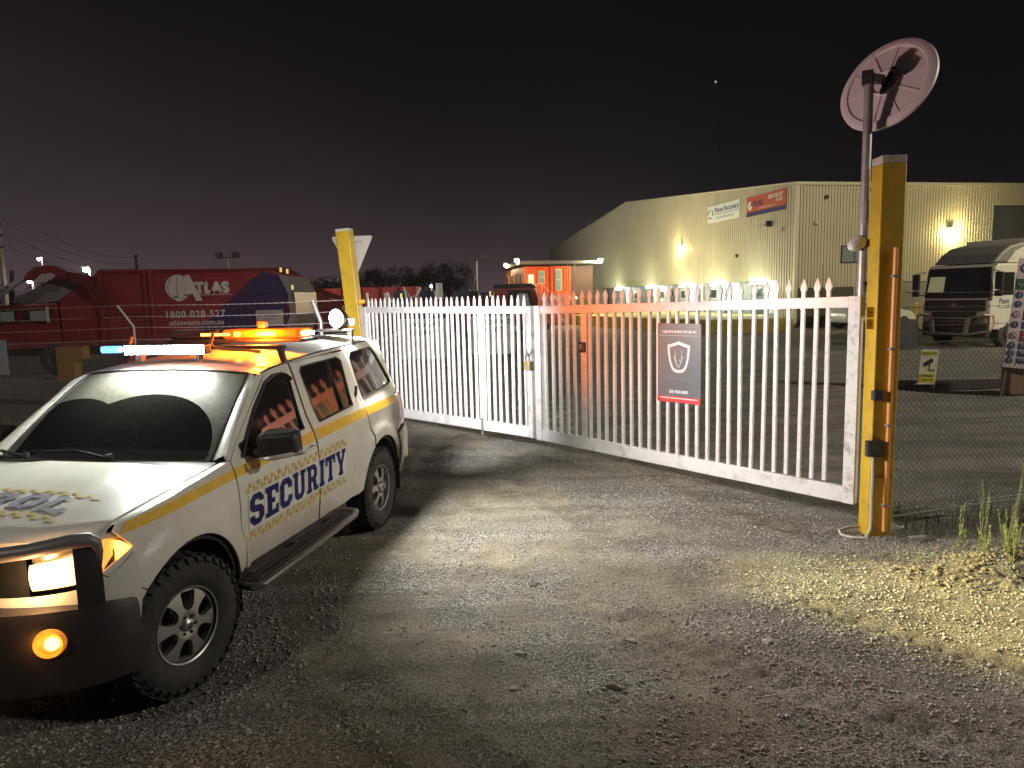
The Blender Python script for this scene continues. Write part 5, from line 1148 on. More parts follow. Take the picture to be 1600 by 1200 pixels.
for x, y, z, nm in ((-23.5, 60, 6.0, "twin headed light tower standing above the red truck body"), (-2.7, 60, 5.3, "twin headed light tower standing left of the orange office")):
    p = thing("light_tower", nm, "light tower", (x, y, 0), 0, "unlit light towers")
    MB().tube([(0, 0, 0), (0, 0, z-.2)], [.10, .06], 8).build("mast", mat("tower_pale", (.5, .47, .43), .5), p)
    MB().box((0, 0, z-.1), (1.7, .08, .08)).build("cross_head", trimk, p)
    for s in (-.7, .7): MB().box((s, -.1, z+.12), (.55, .25, .42)).build("lamp_head", trimk, p, bevel=.03)
ms = thing("lattice_mast", "tall thin dark mast with a tiny tip light behind the warehouse", "mast", (22.9, 80, 0)); mm = mat("mast_dark", (.05, .05, .05), .7)
mb = MB()
for a in range(3): mb.tube([(.2*math.cos(a*2.1), .25*math.sin(a*2.1), 0), (.08*math.cos(a*2.1), .08*math.sin(a*2.1), 24.4)], .016, 4)
mb.build("mast_legs", mm, ms, kind="stuff"); MB().lathe([(0, 0), (.12, .1), (0, .3)], 8, 'z', (0, 0, 24.5)).build("tip_light", mat("tip_lit", (1, .9, .8), .4, em=(1, .9, .8), es=.5), ms)
# ---- distant trees
leafm = mat("far_foliage", (.045, .045, .045), .9, var=.4, vs=.6)  # haze is put into this grey leaf colour
def tree(x, y, h, w_, nm, seed):
    rs = random.Random(seed); t_ = thing("tree", nm, "tree", (x, y, 0), 0, "trees beyond the yard")
    MB().tube([(0, 0, 0), (.1, 0, h*.45), (.3, 0, h*.7)], [.35, .25, .1], 8).build("trunk", mat("bark_far", (.06, .05, .04), .9), t_)
    mb = MB()
    cl = [(rs.gauss(0, w_*.28), rs.gauss(0, w_*.25), h*.62+rs.uniform(-.22, .28)*h, rs.uniform(.12, .26)*w_) for _ in range(16)]
    for cx, cy2, cz, cr2 in cl:
        for k in range(260):
            d = Vector((rs.gauss(0, 1), rs.gauss(0, 1), rs.gauss(0, .8))).normalized()*cr2*rs.uniform(.5, 1.1); p = Vector((cx, cy2, cz))+d; s = rs.uniform(.06, .17)
            u = Vector((rs.gauss(0, 1), rs.gauss(0, 1), rs.gauss(0, 1))).normalized(); v = u.orthogonal().normalized(); mb.add([p-u*s, p+v*s*.6, p+u*s, p-v*s*.6], [(0, 1, 2, 3)])
    return mb.build("crown", leafm, t_, kind="stuff")
for i, (x, y, h, w_, nm) in enumerate(((-17.0, 90, 5.9, 5.5, "dark rounded tree right of the left yellow post"), (-12.2, 95, 6.2, 6.5, "left of the two hazy trees above the gate"), (-8.6, 98, 6.7, 7.0, "right of the two hazy trees above the gate"), (-33, 92, 5.2, 9, "low dark tree behind the tail of the red truck"), (-24.5, 95, 4.8, 8, "low dark tree left of the yellow post"), (-64, 96, 5.0, 9, "low tree below the power lines"))): tree(x, y, h, w_, nm, i+3)

# ================================================================== yard vehicles and bins
tred = mat("truck_red", (.23, .028, .030), .42, var=.12, vs=1.5, dirt=.35, ds=1.2, dcol=(.16, .06, .05))
tredd = mat("truck_red_dark", (.13, .012, .012), .5, dirt=.4, ds=1.5, dcol=(.04, .02, .02))
tblue = mat("truck_navy_print", (.03, .022, .075), .45)
tgrey = mat("truck_grey", (.20, .17, .18), .5, var=.1, vs=2); tblk = mat("truck_black", (.02, .018, .02), .6)
pale = mat("pale_print", (.55, .50, .46), .5)
gt = thing("garbage_truck", "red garbage truck with globe logo, white lift arm and navy rear, behind the fence", "truck", (-11, 22.5, 0))
def gp(name, poly, y0, y1, m, parent=None, **k):
    mb = MB(); mb.prism([(x+11, z) for x, z in poly], y0, y1, 'xz'); return mb.build(name, m, parent or gt, **k)
body = gp("body", [(-12.9, .95), (-12.9, 3.30), (-8.0, 3.22), (-7.55, 3.24), (-7.05, 2.95), (-6.9, 2.5), (-7.2, .95)], 0, 2.4, tred, bevel=.02)
MB().add([], [])
for x in (-12.9, -11.45, -11.30): MB().box((x+11, -.04, 2.10), (.08, .08, 2.3)).build("body_rib", tred, gt)
for z in (3.22, 1.92): MB().box((-12.2+11, -.03, z), (1.4, .06, .07)).build("body_rail", tred, gt)
MB().box((-8.9+11, -.03, 3.19), (4.2, .06, .07)).build("top_rail", tredd, gt)
mb = MB(); mb.add([(x+11, -.006, z) for x, z in ((-9.9, 1.35), (-8.9, 2.20), (-8.1, 2.90), (-7.75, 3.13), (-7.15, 2.92), (-7.0, 2.4), (-7.15, 1.35))], [tuple(range(7))]); mb.build("navy_swoosh", tblue, gt)
MB().lathe([(0, -.012), (.40, -.012), (.40, -.004)], 32, 'y', (-10.45+11, 0, 2.68)).build("globe_logo", pale, gt)
for k in (-.2, 0, .2): MB().tube([(-10.45+11+k-.06*(1 if k else 0), -.014, 2.34), (-10.45+11+k*1.4-.05, -.014, 2.68), (-10.45+11+k, -.014, 3.02)], .010, 4).build("globe_line", tred, gt)
mb = MB(); mb.add([(x+11, -.016, z) for x, z in ((-10.75, 2.32), (-10.2, 2.42), (-9.75, 2.62), (-10.2, 2.55))], [(0, 1, 2, 3)]); mb.build("green_leaf_logo", mat("logo_green", (.06, .09, .04), .5), gt)
panel("letter", [(-.95+a*.115, 2.34+b_*.095) for a, b_ in [(0, 8*.2), (2.2, 8), (4.4, 8), (7.2, 0), (5.0, 0), (4.5, 1.8), (3.6, 1.8), (3.2, 4)]], lambda u, v, o: (u+1.45-.95, -.02, v), pale, gt, step=.5, thick=0) if 0 else None
put_text("logo_text", "A", 1.05, pale, gt, (-10.12+11, -.020, 2.30), X3, Z3, bold=.045)
put_text("logo_text", "TLAS", .46, pale, gt, (-9.38+11, -.020, 2.50), X3, Z3, bold=.03, sx=1.12, space=.92)
MB().box((-9.35+11, -.012, 2.43), (1.2, .006, .02)).build("logo_rule", pale, gt)
put_text("phone_text", "1800 028 527", .30, pale, gt, (-9.98+11, -.012, 1.74), X3, Z3, bold=.008, space=1.15)
put_text("web_text", "atlaswaste.com.au", .24, pale, gt, (-9.95+11, -.012, 1.50), X3, Z3, bold=.003)
gp("tailgate_rim", [(-7.25, 3.02), (-7.05, 2.98), (-6.78, 2.45), (-6.75, 1.75), (-7.0, 1.1), (-7.2, 1.1), (-6.95, 1.75), (-6.98, 2.4)], -.08, 2.44, mat("tail_steel", (.30, .26, .26), .4, metal=.5))
for x, z in ((-6.82, 2.6), (-6.95, 3.1), (-7.15, 3.15)): MB().box((x+11, -.1, z), (.06, .04, .14)).build("marker_lamp", mat("marker_yellow", (.6, .5, .1), .4, em=(1, .8, .3), es=.6), gt)
cs2 = MB().box((-7.62+11, -.02, 1.66), (.85, .02, .50)).build("caution_plate", mat("plate_pink", (.42, .34, .32), .5), gt)
put_text("caution_text", "CAUTION", .14, bk, gt, (-7.65+11, -.034, 1.72), X3, Z3, bold=.003); put_text("caution_text", "KEEP CLEAR", .06, bk, gt, (-7.62+11, -.034, 1.60), X3, Z3)
gp("chassis", [(-16.4, .62), (-16.4, .95), (-7.0, .95), (-7.0, .62)], .3, 2.1, tblk)
gp("hopper_cover", [(-15.85, 2.36), (-14.35, 3.10), (-13.98, 3.10), (-13.35, 2.72), (-13.55, 2.42), (-14.9, 2.30)], .1, 2.3, tgrey)
cab = gp("cab", [(-16.55, .85), (-16.6, 2.25), (-14.35, 2.30), (-14.3, .85)], .05, 2.35, tred, bevel=.04)
for x0, x1 in ((-16.35, -15.65), (-15.45, -14.55)):
    wf = MB().box(((x0+x1)/2+11, .03, 1.92), (x1-x0, .06, .46)).build("window", tblk, gt); MB().box(((x0+x1)/2+11+.08, -.01, 1.90), ((x1-x0)*.6, .02, .32)).build("pane", mat("cab_pane", (.14, .15, .13), .1, em=(.2, .22, .18), es=.12), wf)
MB().box((-14.62+11, -.04, 1.94), (.07, .05, .50)).build("mirror_strip", pale, gt)
gp("hopper_side", [(-14.25, .9), (-14.25, 2.35), (-12.95, 3.2), (-12.95, .9)], .02, 2.38, tred)
gp("arm_rail", [(-14.35, 2.95), (-14.0, 3.28), (-13.2, 3.15), (-12.6, 2.6), (-12.5, 2.2), (-12.8, 2.2), (-13.4, 2.85), (-14.0, 3.02)], -.20, -.02, tredd)
MB().bar((-16.75+11, -.14, 2.10), (-15.0+11, -.14, 3.22), .18, .14).build("lift_arm", mat("arm_white", (.42, .38, .37), .5, dirt=.3, ds=3), gt)
_a = math.atan2(1.12, 1.75); put_text("arm_text", "SUPERIOR", .17, bk, gt, (-15.9+11, -.235, 2.60), (math.cos(_a), 0, math.sin(_a)), (-math.sin(_a), 0, math.cos(_a)), bold=.004)
gp("arm_elbow", [(-15.1, 3.12), (-14.75, 3.42), (-14.25, 3.46), (-13.75, 3.22), (-13.85, 3.02), (-14.3, 3.25), (-14.7, 3.2), (-14.95, 2.98)], -.24, -.05, tred)
for x in (-16.45, -15.75): MB().bar((x+11-.15, .2, 2.2), (x+11, .2, 3.35), .12, .06).build("fork_tine", tblk, gt)
for x, r_ in ((-14.55, .50), (-9.3, .5), (-8.2, .5)):
    ty = MB().lathe([(.26, .02), (.30, -.02), (.46, -.02), (.5, .03), (.5, .27), (.26, .3)], 28, 'y', (x+11, -.02, .5)).build("wheel", rubber, gt, smooth=True)
    MB().lathe([(0, .10), (.10, .08), (.12, .12), (.22, .12), (.26, .03)], 20, 'y', (x+11, -.02, .5)).build("hub", alud, ty, smooth=True)
MB().box((-8.6+11, .1, .98), (2.4, .5, .06)).build("mudguard", tblk, gt)
# yellow skip attachment between fence and truck
sk = thing("yellow_skip_bracket", "mustard yellow steel stand in front of the red truck", "steel stand", (-13.1, 20.9, 0)); my = mat("mustard_steel", (.36, .20, .035), .6, dirt=.3)
MB().prism([(-.38, .10), (-.40, .98), (.42, .98), (.42, .62), (.16, .52), (.12, .10)], 0, .35, 'xz').build("stand_body", my, sk, bevel=.02); MB().box((0, .17, .05), (.8, .5, .1)).build("stand_base", my, sk)
# second dark red truck and red lettered container behind
t2 = thing("parked_truck", "dark red truck body half hidden behind the garbage truck", "truck", (-9.2, 30, 0))
MB().prism([(-2.4, .9), (-2.4, 2.9), (.6, 2.75), (1.6, 2.3), (2.1, 1.9), (2.1, .9)], 0, 2.4, 'xz').build("body", tredd, t2, bevel=.03); MB().box((0, 1.2, .75), (4.2, 1.8, .3)).build("chassis", tblk, t2)
for x in (-1.5, 1.2): MB().lathe([(.2, .0), (.48, 0), (.5, .05), (.5, .28), (.2, .3)], 20, 'y', (x, -.02, .5)).build("wheel", rubber, t2)
hb = thing("hook_bin", "long red bin spelling ATLAS in white panel letters, beyond the gate", "bin", (-8.3, 42, 0))
MB().box((0, 1.2, 1.55), (5.6, 2.4, 2.6)).build("bin_body", mat("bin_red", (.30, .03, .022), .5, dirt=.3, ds=1), hb, bevel=.02)
for k in range(6): MB().box((-2.75+k*1.1, -.05, 1.55), (.10, .10, 2.6)).build("bin_rib", tred, hb)
for k, c in enumerate("ATLAS"): put_text("letter", c, .78, whiteflat, hb, (-2.2+k*1.1, -.008, 1.98), X3, Z3, bold=.03)
MB().box((0, 1.2, .15), (5.4, 1.0, .2)).build("bin_skids", tblk, hb)
# white bins behind the gate
def wbin(x, y, rz, w_, line1, line2, nm):
    o = thing("cardboard_bin", nm, "bin", (x, y, 0), rz, "white front lift bins")
    mw = mat("bin_grey_white", (.55, .56, .54), .5, var=.08, vs=2, dirt=.5, ds=3, dcol=(.16, .15, .13))
    MB().box((0, .6, .82), (w_, 1.2, 1.35)).build("bin_body", mw, o, bevel=.015); MB().box((0, .6, 1.53), (w_+.08, 1.28, .07)).build("bin_lid", mat("lid_black", (.02, .02, .02), .5), o, bevel=.02)
    for s in (-1, 1):
        MB().box((s*(w_/2+.05), .6, 1.0), (.09, 1.1, .16)).build("lift_pocket", mw, o)
        for yy in (.1, 1.1): MB().lathe([(0, -.03), (.08, -.03), (.08, .03), (0, .03)], 12, 'x', (s*(w_/2-.12), yy, .08)).build("castor", trimk, o)
    put_text("bin_text", line1, .20, bk, o, (.05, -.004, 1.22), X3, Z3, bold=.004, sx=.95); put_text("bin_text", line2, .24, bk, o, (-.05, -.004, .93), X3, Z3, bold=.004, shear=.3)
wbin(-2.95, 23.5, R(3), 1.55, "CARDBOARD", "2670907", "left white cardboard bin behind the left gate leaf")
wbin(-.62, 24.7, R(4), 1.55, "CARDBOARD", "26 407", "right white cardboard bin behind the left gate leaf")
# red cab truck centre
rc = thing("skip_truck", "red truck with dark cab roof parked facing right behind the white bins", "truck", (-.2, 32, 0))
cabp = [(-.5, .8), (-.5, 2.55), (1.15, 2.60), (1.38, 2.35), (1.55, 1.6), (1.6, .8)]
MB().prism(cabp, 0, 2.3, 'xz').build("cab", mat("cab_red", (.26, .03, .015), .4, dirt=.2), rc, bevel=.04)
MB().prism([(-.55, 2.5), (-.5, 2.68), (1.2, 2.70), (1.42, 2.48), (1.2, 2.52)], -.05, 2.35, 'xz').build("cab_roof", tblk, rc, bevel=.02)
d = MB().prism([(.12, 1.55), (.12, 2.42), (1.12, 2.42), (1.34, 1.55)], -.02, .0, 'xz').build("door_window", tblk, rc); MB().prism([(.52, 1.62), (.55, 2.25), (.98, 2.25), (1.12, 1.62)], -.035, -.02, 'xz').build("pane", mat("cab_glass", (.25, .28, .26), .15, em=(.3, .33, .3), es=.15), d)
MB().tube([(.55, -.12, 2.2), (.42, -.2, 2.1), (.42, -.2, 1.7), (.55, -.12, 1.62)], .02, 6).build("mirror_arm", trimk, rc); MB().box((1.47, -.06, 2.0), (.05, .1, .9)).build("windscreen_pillar", pale, rc)
MB().box((-2.3, 1.15, 1.35), (3.2, 2.2, 1.5)).build("skip_body", tredd, rc, bevel=.03); MB().box((-1.5, 1.1, 2.25), (.5, .8, .35)).build("hydraulic_tank", tblk, rc); MB().box((-.3, 1.1, .7), (4.6, 1.0, .25)).build("chassis", tblk, rc)
for x in (-2.9, .9): MB().lathe([(.2, .0), (.48, 0), (.5, .05), (.5, .28), (.2, .3)], 20, 'y', (x, -.02, .5)).build("wheel", rubber, rc)
# machines silhouetted above the gate
def machine(x, y, nm, sc_, seed, kind):
    rs = random.Random(seed); o = thing("parked_machine", nm, "machine", (x, y, 0))
    MB().box((0, 1, 1.15*sc_), (1.8*sc_, 1.6, 1.3*sc_)).build("body", tblk if kind != 2 else tredd, o, bevel=.05)
    MB().box((.35*sc_, .9, 2.15*sc_), (.8*sc_, 1.1, .75*sc_)).build("cab", mat("machine_dark", (.03, .035, .06), .4), o, bevel=.06)
    pm = mat("machine_pale", (.45, .44, .42), .5)
    if kind == 0:
        MB().tube([(-.6, .2, 1.8), (-.75, .2, 2.75), (-.45, .2, 2.2), (-.1, .2, 2.3), (.1, .2, 2.7)], .06, 6).build("loader_arm", pm, o)
        MB().tube([(1.0, .4, 1.5), (1.0, .4, 2.9)], [.22, .16], 8).build("tank", pm, o, smooth=True)
    elif kind == 1: MB().tube([(.9, .2, 1.5), (.9, .2, 3.1)], .07, 8).build("exhaust_stack", tblk, o); MB().lathe([(0, 0), (.14, .05), (.16, .4), (0, .5)], 10, 'z', (.9, .2, 2.8)).build("stack_cap", tblk, o)
    else:
        MB().tube([(-.3, .2, 1.6), (-.45, .2, 2.5)], .05, 5).build("hose", pm, o); MB().box((.5, 0, 2.3), (.1, .1, .3)).build("amber_marker", mat("marker_yellow", (.6, .5, .1)), o)
    for s in (-.6, .6): MB().lathe([(.15, 0), (.42, 0), (.42, .3), (.15, .3)], 16, 'y', (s*sc_, .1, .42)).build("wheel", rubber, o)
machine(-4.6, 36, "dark machine with pale lifting arms silhouetted above the gate", 1.0, 1, 0)
machine(-2.9, 38, "machine with a tall black exhaust stack above the gate", 1.0, 2, 1)
machine(-6.6, 40, "dark red machine with an amber marker right of the lettered red bin", 1.02, 3, 2)
machine(-1.6, 40, "low black machine beside the left light tower and red cab", .95, 4, 2)
# ---- cab-over truck at the right
vt = thing("delivery_truck", "white cab over truck with black front and bull bar, parked facing left beside the warehouse", "truck", (16.0, 24.2, 0), R(208.6))
# local: +x = forward, +y = its left; front centre placed from its near corner
VW = 2.3; vt.location = (16.05-.48*VW/2, 23.7+.88*VW/2, 0)
vw = mat("truck_white", (.60, .58, .48), .4, dirt=.3, ds=1.5, dcol=(.35, .32, .25)); vb = mat("truck_front_black", (.015, .017, .018), .3, coat=.4)
def vprism(name, poly, y0, y1, m, parent=None, **k): return MB().prism(poly, y0, y1, 'xz').build(name, m, parent or vt, **k)
vprism("cab", [(0, .62), (-.02, 1.5), (-.22, 2.72), (-.40, 2.85), (-2.25, 2.85), (-2.25, .75), (-.5, .62)], -VW/2, VW/2, vw, bevel=.06, segs=3)
vprism("wind_deflector", [(-.32, 2.87), (-.75, 3.20), (-1.3, 3.46), (-2.3, 3.62), (-2.3, 2.87)], -VW/2+.12, VW/2-.12, mat("deflector_grey", (.17, .16, .15), .5, var=.08, vs=1), bevel=.08, segs=3)
for s in (-1, 1): vprism("deflector_side", [(-1.05, 2.88), (-1.5, 3.25), (-2.3, 3.50), (-2.3, 2.88)], s*(VW/2-.115), s*(VW/2-.09), vw)
mb = MB(); mb.add([(.02, -VW/2+.06, 1.72), (.02, VW/2-.06, 1.72), (-.185, VW/2-.12, 2.74), (-.185, -VW/2+.12, 2.74), (-.06, -VW/2+.06, 1.72), (-.06, VW/2-.06, 1.72), (-.26, VW/2-.12, 2.74), (-.26, -VW/2+.12, 2.74)], [(0, 1, 2, 3), (4, 5, 6, 7), (0, 1, 5, 4), (2, 3, 7, 6), (1, 2, 6, 5), (3, 0, 4, 7)]); mb.build("windscreen", vb, vt)
mb = MB(); mb.add([(-.0+.002, -.98, 1.92), (-.0+.002, -.42, 1.90), (-.105, -.42, 2.45), (-.105, -.95, 2.45)], [(0, 1, 2, 3)]); o = mb.build("windscreen_glow_patch", mat("windscreen_glow", (.30, .29, .18), .3, em=(.40, .38, .20), es=.35), vt); o.location = (.012, 0, 0)  # glowing patch painted over the windscreen as light showing in the glass
MB().box((.03, 0, 1.66), (.05, VW-.2, .04)).build("chrome_strip", pale, vt)
MB().box((.02, 0, 1.45), (.05, VW-.25, .36)).build("grille_upper", vb, vt, bevel=.02)
MB().box((.03, 0, 1.08), (.06, 1.5, .28)).build("grille_middle", vb, vt, bevel=.02)
for k in range(4): MB().box((.05, 0, .55+k*.11), (.05, 1.35, .045)).build("grille_slat", mat("slat_grey", (.07, .07, .07), .4), vt)
MB().lathe([(.045, 0), (.07, 0), (.07, .02), (.045, .02)], 20, 'x', (.045, 0, 1.45)).build("badge_ring", chrome, vt); MB().bar((.05, .40, 1.34), (.05, -.10, 1.50), .02, .012).build("badge_bar", chrome, vt)
MB().box((-.02, 0, .62), (.12, VW-.1, .5)).build("bumper", mat("bumper_dark", (.04, .04, .04), .5), vt, bevel=.04)
bbm = mat("bar_alloy", (.30, .29, .26), .4, metal=.5)
MB().tube([(.0, -VW/2-.12, 1.12), (.22, -VW/2+.05, 1.14), (.30, -.6, 1.02), (.30, .6, 1.02), (.22, VW/2-.05, 1.14), (.0, VW/2+.12, 1.12)], .035, 8).build("bull_bar_top", bbm, vt, smooth=True)
MB().tube([(.10, -VW/2-.1, .60), (.32, -.6, .48), (.32, .6, .48), (.10, VW/2+.1, .60)], .04, 8).build("bull_bar_lower", bbm, vt, smooth=True)
for y in (-.55, .55): MB().bar((.30, y*1.15, 1.02), (.31, y, .46), .05, .14).build("bull_bar_stay", bbm, vt)
for s in (-1, 1): MB().tube([(.02, s*(VW/2+.12), 1.14), (.02, s*(VW/2+.16), .85), (.05, s*(VW/2+.08), .58)], .03, 8).build("bull_bar_wing", chrome if s > 0 else trimk, vt, smooth=True)
for s in (-1, 1):
    MB().box((.03, s*.92, 1.02), (.06, .30, .22)).build("headlamp", mat("lamp_unlit", (.22, .22, .2), .2, coat=.5), vt, bevel=.03)
    MB().tube([(-.12, s*(VW/2), 2.62), (.05, s*(VW/2+.22), 2.60), (.05, s*(VW/2+.24), 1.85), (-.1, s*(VW/2), 1.8)], .022, 6).build("mirror_frame", trimk, vt)
    MB().box((.02, s*(VW/2+.25), 2.28), (.12, .24, .58)).build("side_mirror", trimk, vt, bevel=.03); MB().box((.02, s*(VW/2+.25), 1.86), (.12, .24, .20)).build("side_mirror", trimk, vt, bevel=.03)
    y = s*(VW/2+.004); w_ = MB().add([(-.45, y, 1.78), (-1.40, y, 1.78), (-1.40, y, 2.55), (-.60, y, 2.55)], [(0, 1, 2, 3)]).build("door_window", vb, vt)
    MB().box((-1.47, y, 1.6), (.012, .006, 1.9)).build("door_seam", seam, vt); MB().box((-.98, y, 1.36), (1.0, .006, .012)).build("door_seam", seam, vt)
    for cx in (-1.15,):
        ty = MB().lathe([(.2, 0), (.24, -.02), (.46, -.02), (.5, .03), (.5, .27), (.2, .3)], 28, 'y', (cx, s*(VW/2-.29) if s > 0 else -VW/2-.01, .5)).build("wheel", rubber, vt, smooth=True); MB().lathe([(0, .12), (.2, .12), (.22, .05)], 16, 'y', (cx, s*(VW/2-.06) if s > 0 else -VW/2-.02, .5)).build("hub", alud, ty)
put_text("door_text", "Planet", .26, mat("sign_blue", (.02, .07, .16)), vt, (-.52, VW/2+.008, 1.50), (-1, 0, 0), Z3, align='LEFT')
MB().box((-5.2, 0, 1.0), (6.0, .9, .3)).build("chassis", tblk, vt); MB().box((-6.0, 0, 2.45), (6.6, 2.4, 2.6)).build("cargo_box", vw, vt, bevel=.03)
for cx in (-6.5, -7.8):
    for s in (-1, 1): MB().lathe([(.2, 0), (.48, 0), (.5, .03), (.5, .5), (.2, .5)], 20, 'y', (cx, s*.95-.25, .5)).build("wheel", rubber, vt)
MB().box((-1.4, VW/2-.12, .68), (1.6, .2, .14)).build("side_skirt", vw, vt)
# concrete block, bollard, white car
o = thing("concrete_block", "dark grey concrete block standing left of the white truck", "block", (13.75, 24.75, 0), R(-8))
MB().box((0, .4, .5), (.92, .9, 1.0)).build("block_body", mat("dark_concrete", (.07, .07, .07), .85, var=.2, vs=4), o, bevel=.03); MB().box((0, .4, 1.02), (.3, .06, .06)).build("lifting_loop", trimk, o)
o = thing("bollard", "yellow bollard at the foot of the warehouse wall, left of the truck", "bollard", (22.9, 40.0, 0))
MB().tube([(0, 0, 0), (0, 0, 1.15)], .11, 12).build("shaft", yelpost, o, smooth=True); MB().lathe([(0, 1.22), (.07, 1.2), (.11, 1.15)], 12, 'z').build("cap", yelpost, o, smooth=True)
wc = thing("parked_hatchback", "small white hatchback parked against the warehouse front, seen through the right gate leaf", "car", (19.0, 37.3, 0), R(10))
cw = mat("car_white", (.62, .66, .62), .25, coat=.5)
def carprof(s): return [(-2.0, .35), (-2.02, .75), (-1.9, 1.0), (-1.45, 1.44), (-.2, 1.48), (.55, 1.38), (1.05, 1.02), (1.75, .86), (2.0, .65), (2.0, .32)]
MB().prism([(-x, z) for x, z in carprof(0)][::-1] if 0 else carprof(0), -.84, .84, 'xz').build("body", cw, wc, bevel=.09, segs=4, smooth=True)
for x0, x1 in ((-1.35, -.42), (-.34, .62)):
    for s in (-1, 1): MB().add([(x0, s*.846, 1.0), (x1+(.22 if x1 > 0 else 0), s*.846, 1.0), (x1-.1, s*.846, 1.36), (x0+.12, s*.846, 1.38)], [(0, 1, 2, 3)]).build("side_window", vb, wc)
for cx in (-1.28, 1.28):
    for s in (-1, 1):
        ty = MB().lathe([(.2, 0), (.3, -.01), (.32, .04), (.32, .18), (.2, .2)], 24, 'y', (cx, s*.85-(.0 if s < 0 else .18), .32)).build("wheel", rubber, wc, smooth=True)
        for k in range(5):
            a = k*1.257; MB().bar((cx, s*.87, .32), (cx+.2*math.cos(a), s*.87, .32+.2*math.sin(a)), .05, .03).build("spoke", alloy, ty)
MB().box((2.0, .5, .72), (.06, .34, .14)).build("headlamp", mat("lamp_unlit", (.22, .22, .2)), wc, bevel=.02); MB().box((2.0, -.5, .72), (.06, .34, .14)).build("headlamp", mat("lamp_unlit", (.22, .22, .2)), wc, bevel=.02)
# site rules board at the right edge
sb = thing("site_rules_board", "tall leaning site rules board with green, blue and red rows at the right edge", "sign", (9.38, 13.5, .0), R(-14))
sb.rotation_euler = (R(-3), R(6), R(-16))
bw, z0, z1 = 1.15, .58, 2.66
MB().box((bw/2, 0, (z0+z1)/2), (bw, .03, z1-z0)).build("board", mat("board_grey", (.42, .36, .36), .6, var=.06, vs=4, dirt=.25, ds=4), sb, bevel=.004)
put_text("board_heading", "Planet Recovery", .135, mat("board_ink", (.05, .045, .06), .5), sb, (.22, -.02, z1-.22), X3, Z3, align='LEFT', sx=.9)
MB().lathe([(.05, -.022), (.09, -.022)], 20, 'y', (.125, 0, z1-.18)).build("board_logo", mat("board_ink", (.05, .045, .06)), sb)
bg_, bb_, br_ = mat("row_green", (.02, .07, .03), .5), mat("row_blue", (.02, .035, .09), .5), mat("row_red", (.18, .015, .02), .5); bt = mat("row_text", (.34, .31, .31), .5)
rows = [(bg_, .24, "SAFETY\nSTARTS HERE"), (bb_, .17, ""), (bb_, .17, ""), (br_, .22, "STOP"), (bb_, .17, ""), (br_, .24, "NO SMOKING\nON SITE"), (bb_, .15, ""), (bb_, .14, ""), (bb_, .13, "")]
z = z1-.36
for i, (m, h, tx) in enumerate(rows):
    z -= h; x0_ = .20
    MB().box((x0_+.45, -.019, z+h/2-.01), (.88, .006, h-.035)).build("rule_row", m, sb)
    if i == 0: MB().box((.09, -.019, z+h/2-.01), (.15, .006, h-.035)).build("tick_panel", m, sb); MB().tube([(.04, -.026, z+h*.45), (.08, -.026, z+h*.28), (.14, -.026, z+h*.65)], .010, 5).build("tick_mark", bt, sb)
    else:
        red = m is br_; MB().lathe([(0, -.023), (.062, -.023), (.066, -.016)], 22, 'y', (.09, 0, z+h/2-.01)).build("rule_symbol", br_ if red else bb_, sb)
        if red: MB().lathe([(0, -.026), (.048, -.026)], 20, 'y', (.09, 0, z+h/2-.01)).build("symbol_face", bt, sb)
        if i == 3: put_text("symbol_text", "5", .08, mat("board_ink", (.05, .045, .06)), sb, (.09, -.028, z+h/2-.04), X3, Z3)
        elif i == 5: MB().bar((.055, -.029, z+h/2+.025), (.125, -.029, z+h/2-.045), .010, .004).build("symbol_bar", br_, sb)
        else: MB().box((.09, -.026, z+h/2+.005), (.014, .004, .055)).build("symbol_mark", bt, sb); MB().box((.09, -.026, z+h/2-.045), (.016, .004, .014)).build("symbol_mark", bt, sb)
    if tx:
        for j, ln in enumerate(tx.split("\n")): put_text("row_text", ln, .085, bt, sb, (x0_+.05, -.024, z+h/2+(-.03 if "\n" not in tx else (.02-j*.09))), X3, Z3, align='LEFT', bold=.001)
    else:
        for j in range(2): MB().box((x0_+.34+.05*j, -.024, z+h/2+.022-j*.05-.01), (.60-.1*j, .004, .016)).build("row_line", bt, sb)
MB().box((.08, .05, .45), (.05, .05, 1.2)).build("board_leg", mat("rusty_leg", (.10, .045, .03), .8), sb); MB().box((bw-.1, .05, .45), (.05, .05, 1.2)).build("board_leg", mat("rusty_leg", (.10, .045, .03)), sb)
bxo = thing("timber_crate", "brown plywood crate on the ground under the site rules board", "crate", (10.15, 13.6, 0), R(-12)); bc = mat("brown_ply", (.15, .085, .05), .75, var=.2, vs=5)
MB().box((0, 0, .28), (1.0, .4, .50)).build("crate_body", bc, bxo, bevel=.01); MB().box((0, 0, .545), (1.04, .44, .02)).build("crate_lid", bc, bxo); MB().box((0, 0, .02), (1.0, .1, .05)).build("crate_runner", bc, bxo)
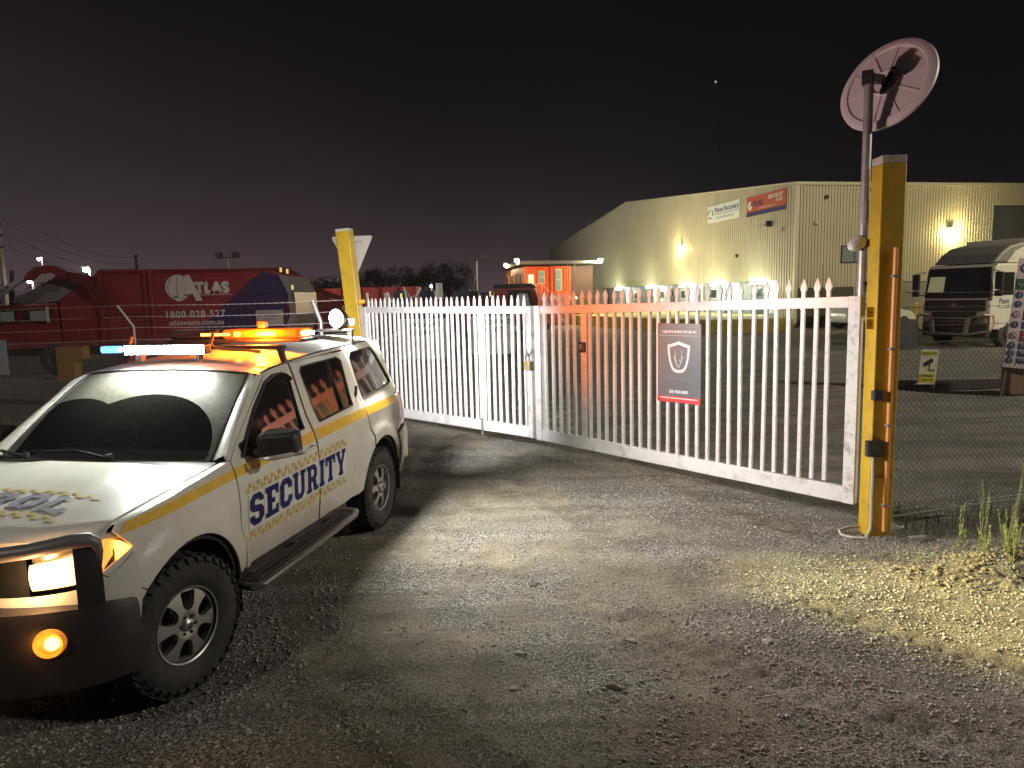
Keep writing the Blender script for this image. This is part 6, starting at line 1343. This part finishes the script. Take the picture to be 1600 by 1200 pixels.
MB().add([], []); kb2 = MB(); kb2.box((9.9, 14.75, .07), (4.2, .5, .16), Matrix.Rotation(R(-6), 3, 'Z')); kb2.build("yard_dark_strip", mat("black_strip", (.015, .014, .013), .8), None, label="low black strip across the yard behind the right fence", cat="kerb", bevel=.03)  # low black strip lying across the ground

# ================================================================== added fill lights on poles out of view, for vehicle, yard and walls
def fill_flood(x, y, z, e, col, to, nm, ang=120, blend=.8, sz=.15):
    l = thing("fill_light", nm, "fill light", (x, y, 0)); MB().tube([(0, 0, 0), (0, 0, z)], [.11, .07], 10).build("pole", galv, l, smooth=True)
    d = (Vector(to)-Vector((x, y, z))).normalized(); MB().bar((0, 0, z-.05), Vector((0, 0, z))+Vector((d.x, d.y, 0))*.5, .30, .14).build("lamp_head", trimk, l)
    p = Vector((0, 0, z-.1))+Vector((d.x, d.y, 0))*.7; light("fill_light_beam", 'SPOT', e, p, col, Vector(to)-Vector((x, y, 0)), l, spot_size=R(ang), spot_blend=blend, shadow_soft_size=sz)
fill_flood(-7.5, -6.0, 8.5, 1350, (1, .93, .84), (-2.3, 5.4, .8), "added fill light on a pole behind the camera", 32, 1.0, .35)
fill_flood(28, 22, 9.0, 6500, (1, .88, .58), (19, 33, 1), "added fill light over the truck park at the right, outside the picture", 130, .9, .3)
fill_flood(-24, 17, 9.0, 600, (1, .82, .86), (-11, 22, 1), "added fill light over the left truck, outside the picture", 120, .9, .3)
fill_flood(-34, 26, 13.0, 30000, (1, .94, .80), (14, 55, 6), "added fill light far to the left, washing the warehouse gable", 60, .9, .5)
fill_flood(21, 4, 10.0, 11500, (1, .93, .80), (8, 15, 0), "added fill light over the inner yard, outside the picture at the right", 110, .9, .3)
# ---- night air
hz_ = MB().box((0, 120, 12), (520, 330, 27)).build("haze", mat("haze_air", (1, 1, 1)), None, kind="stuff", label="thin night haze over the yard")
hm = MATS["haze_air"].node_tree; hm.nodes.clear(); ho = hm.nodes.new("ShaderNodeOutputMaterial"); hv_ = hm.nodes.new("ShaderNodeVolumePrincipled")
hv_.inputs["Density"].default_value = .0005; hv_.inputs["Color"].default_value = (.92, .88, .92, 1); hv_.inputs["Anisotropy"].default_value = .55; hm.links.new(hv_.outputs[0], ho.inputs["Volume"])
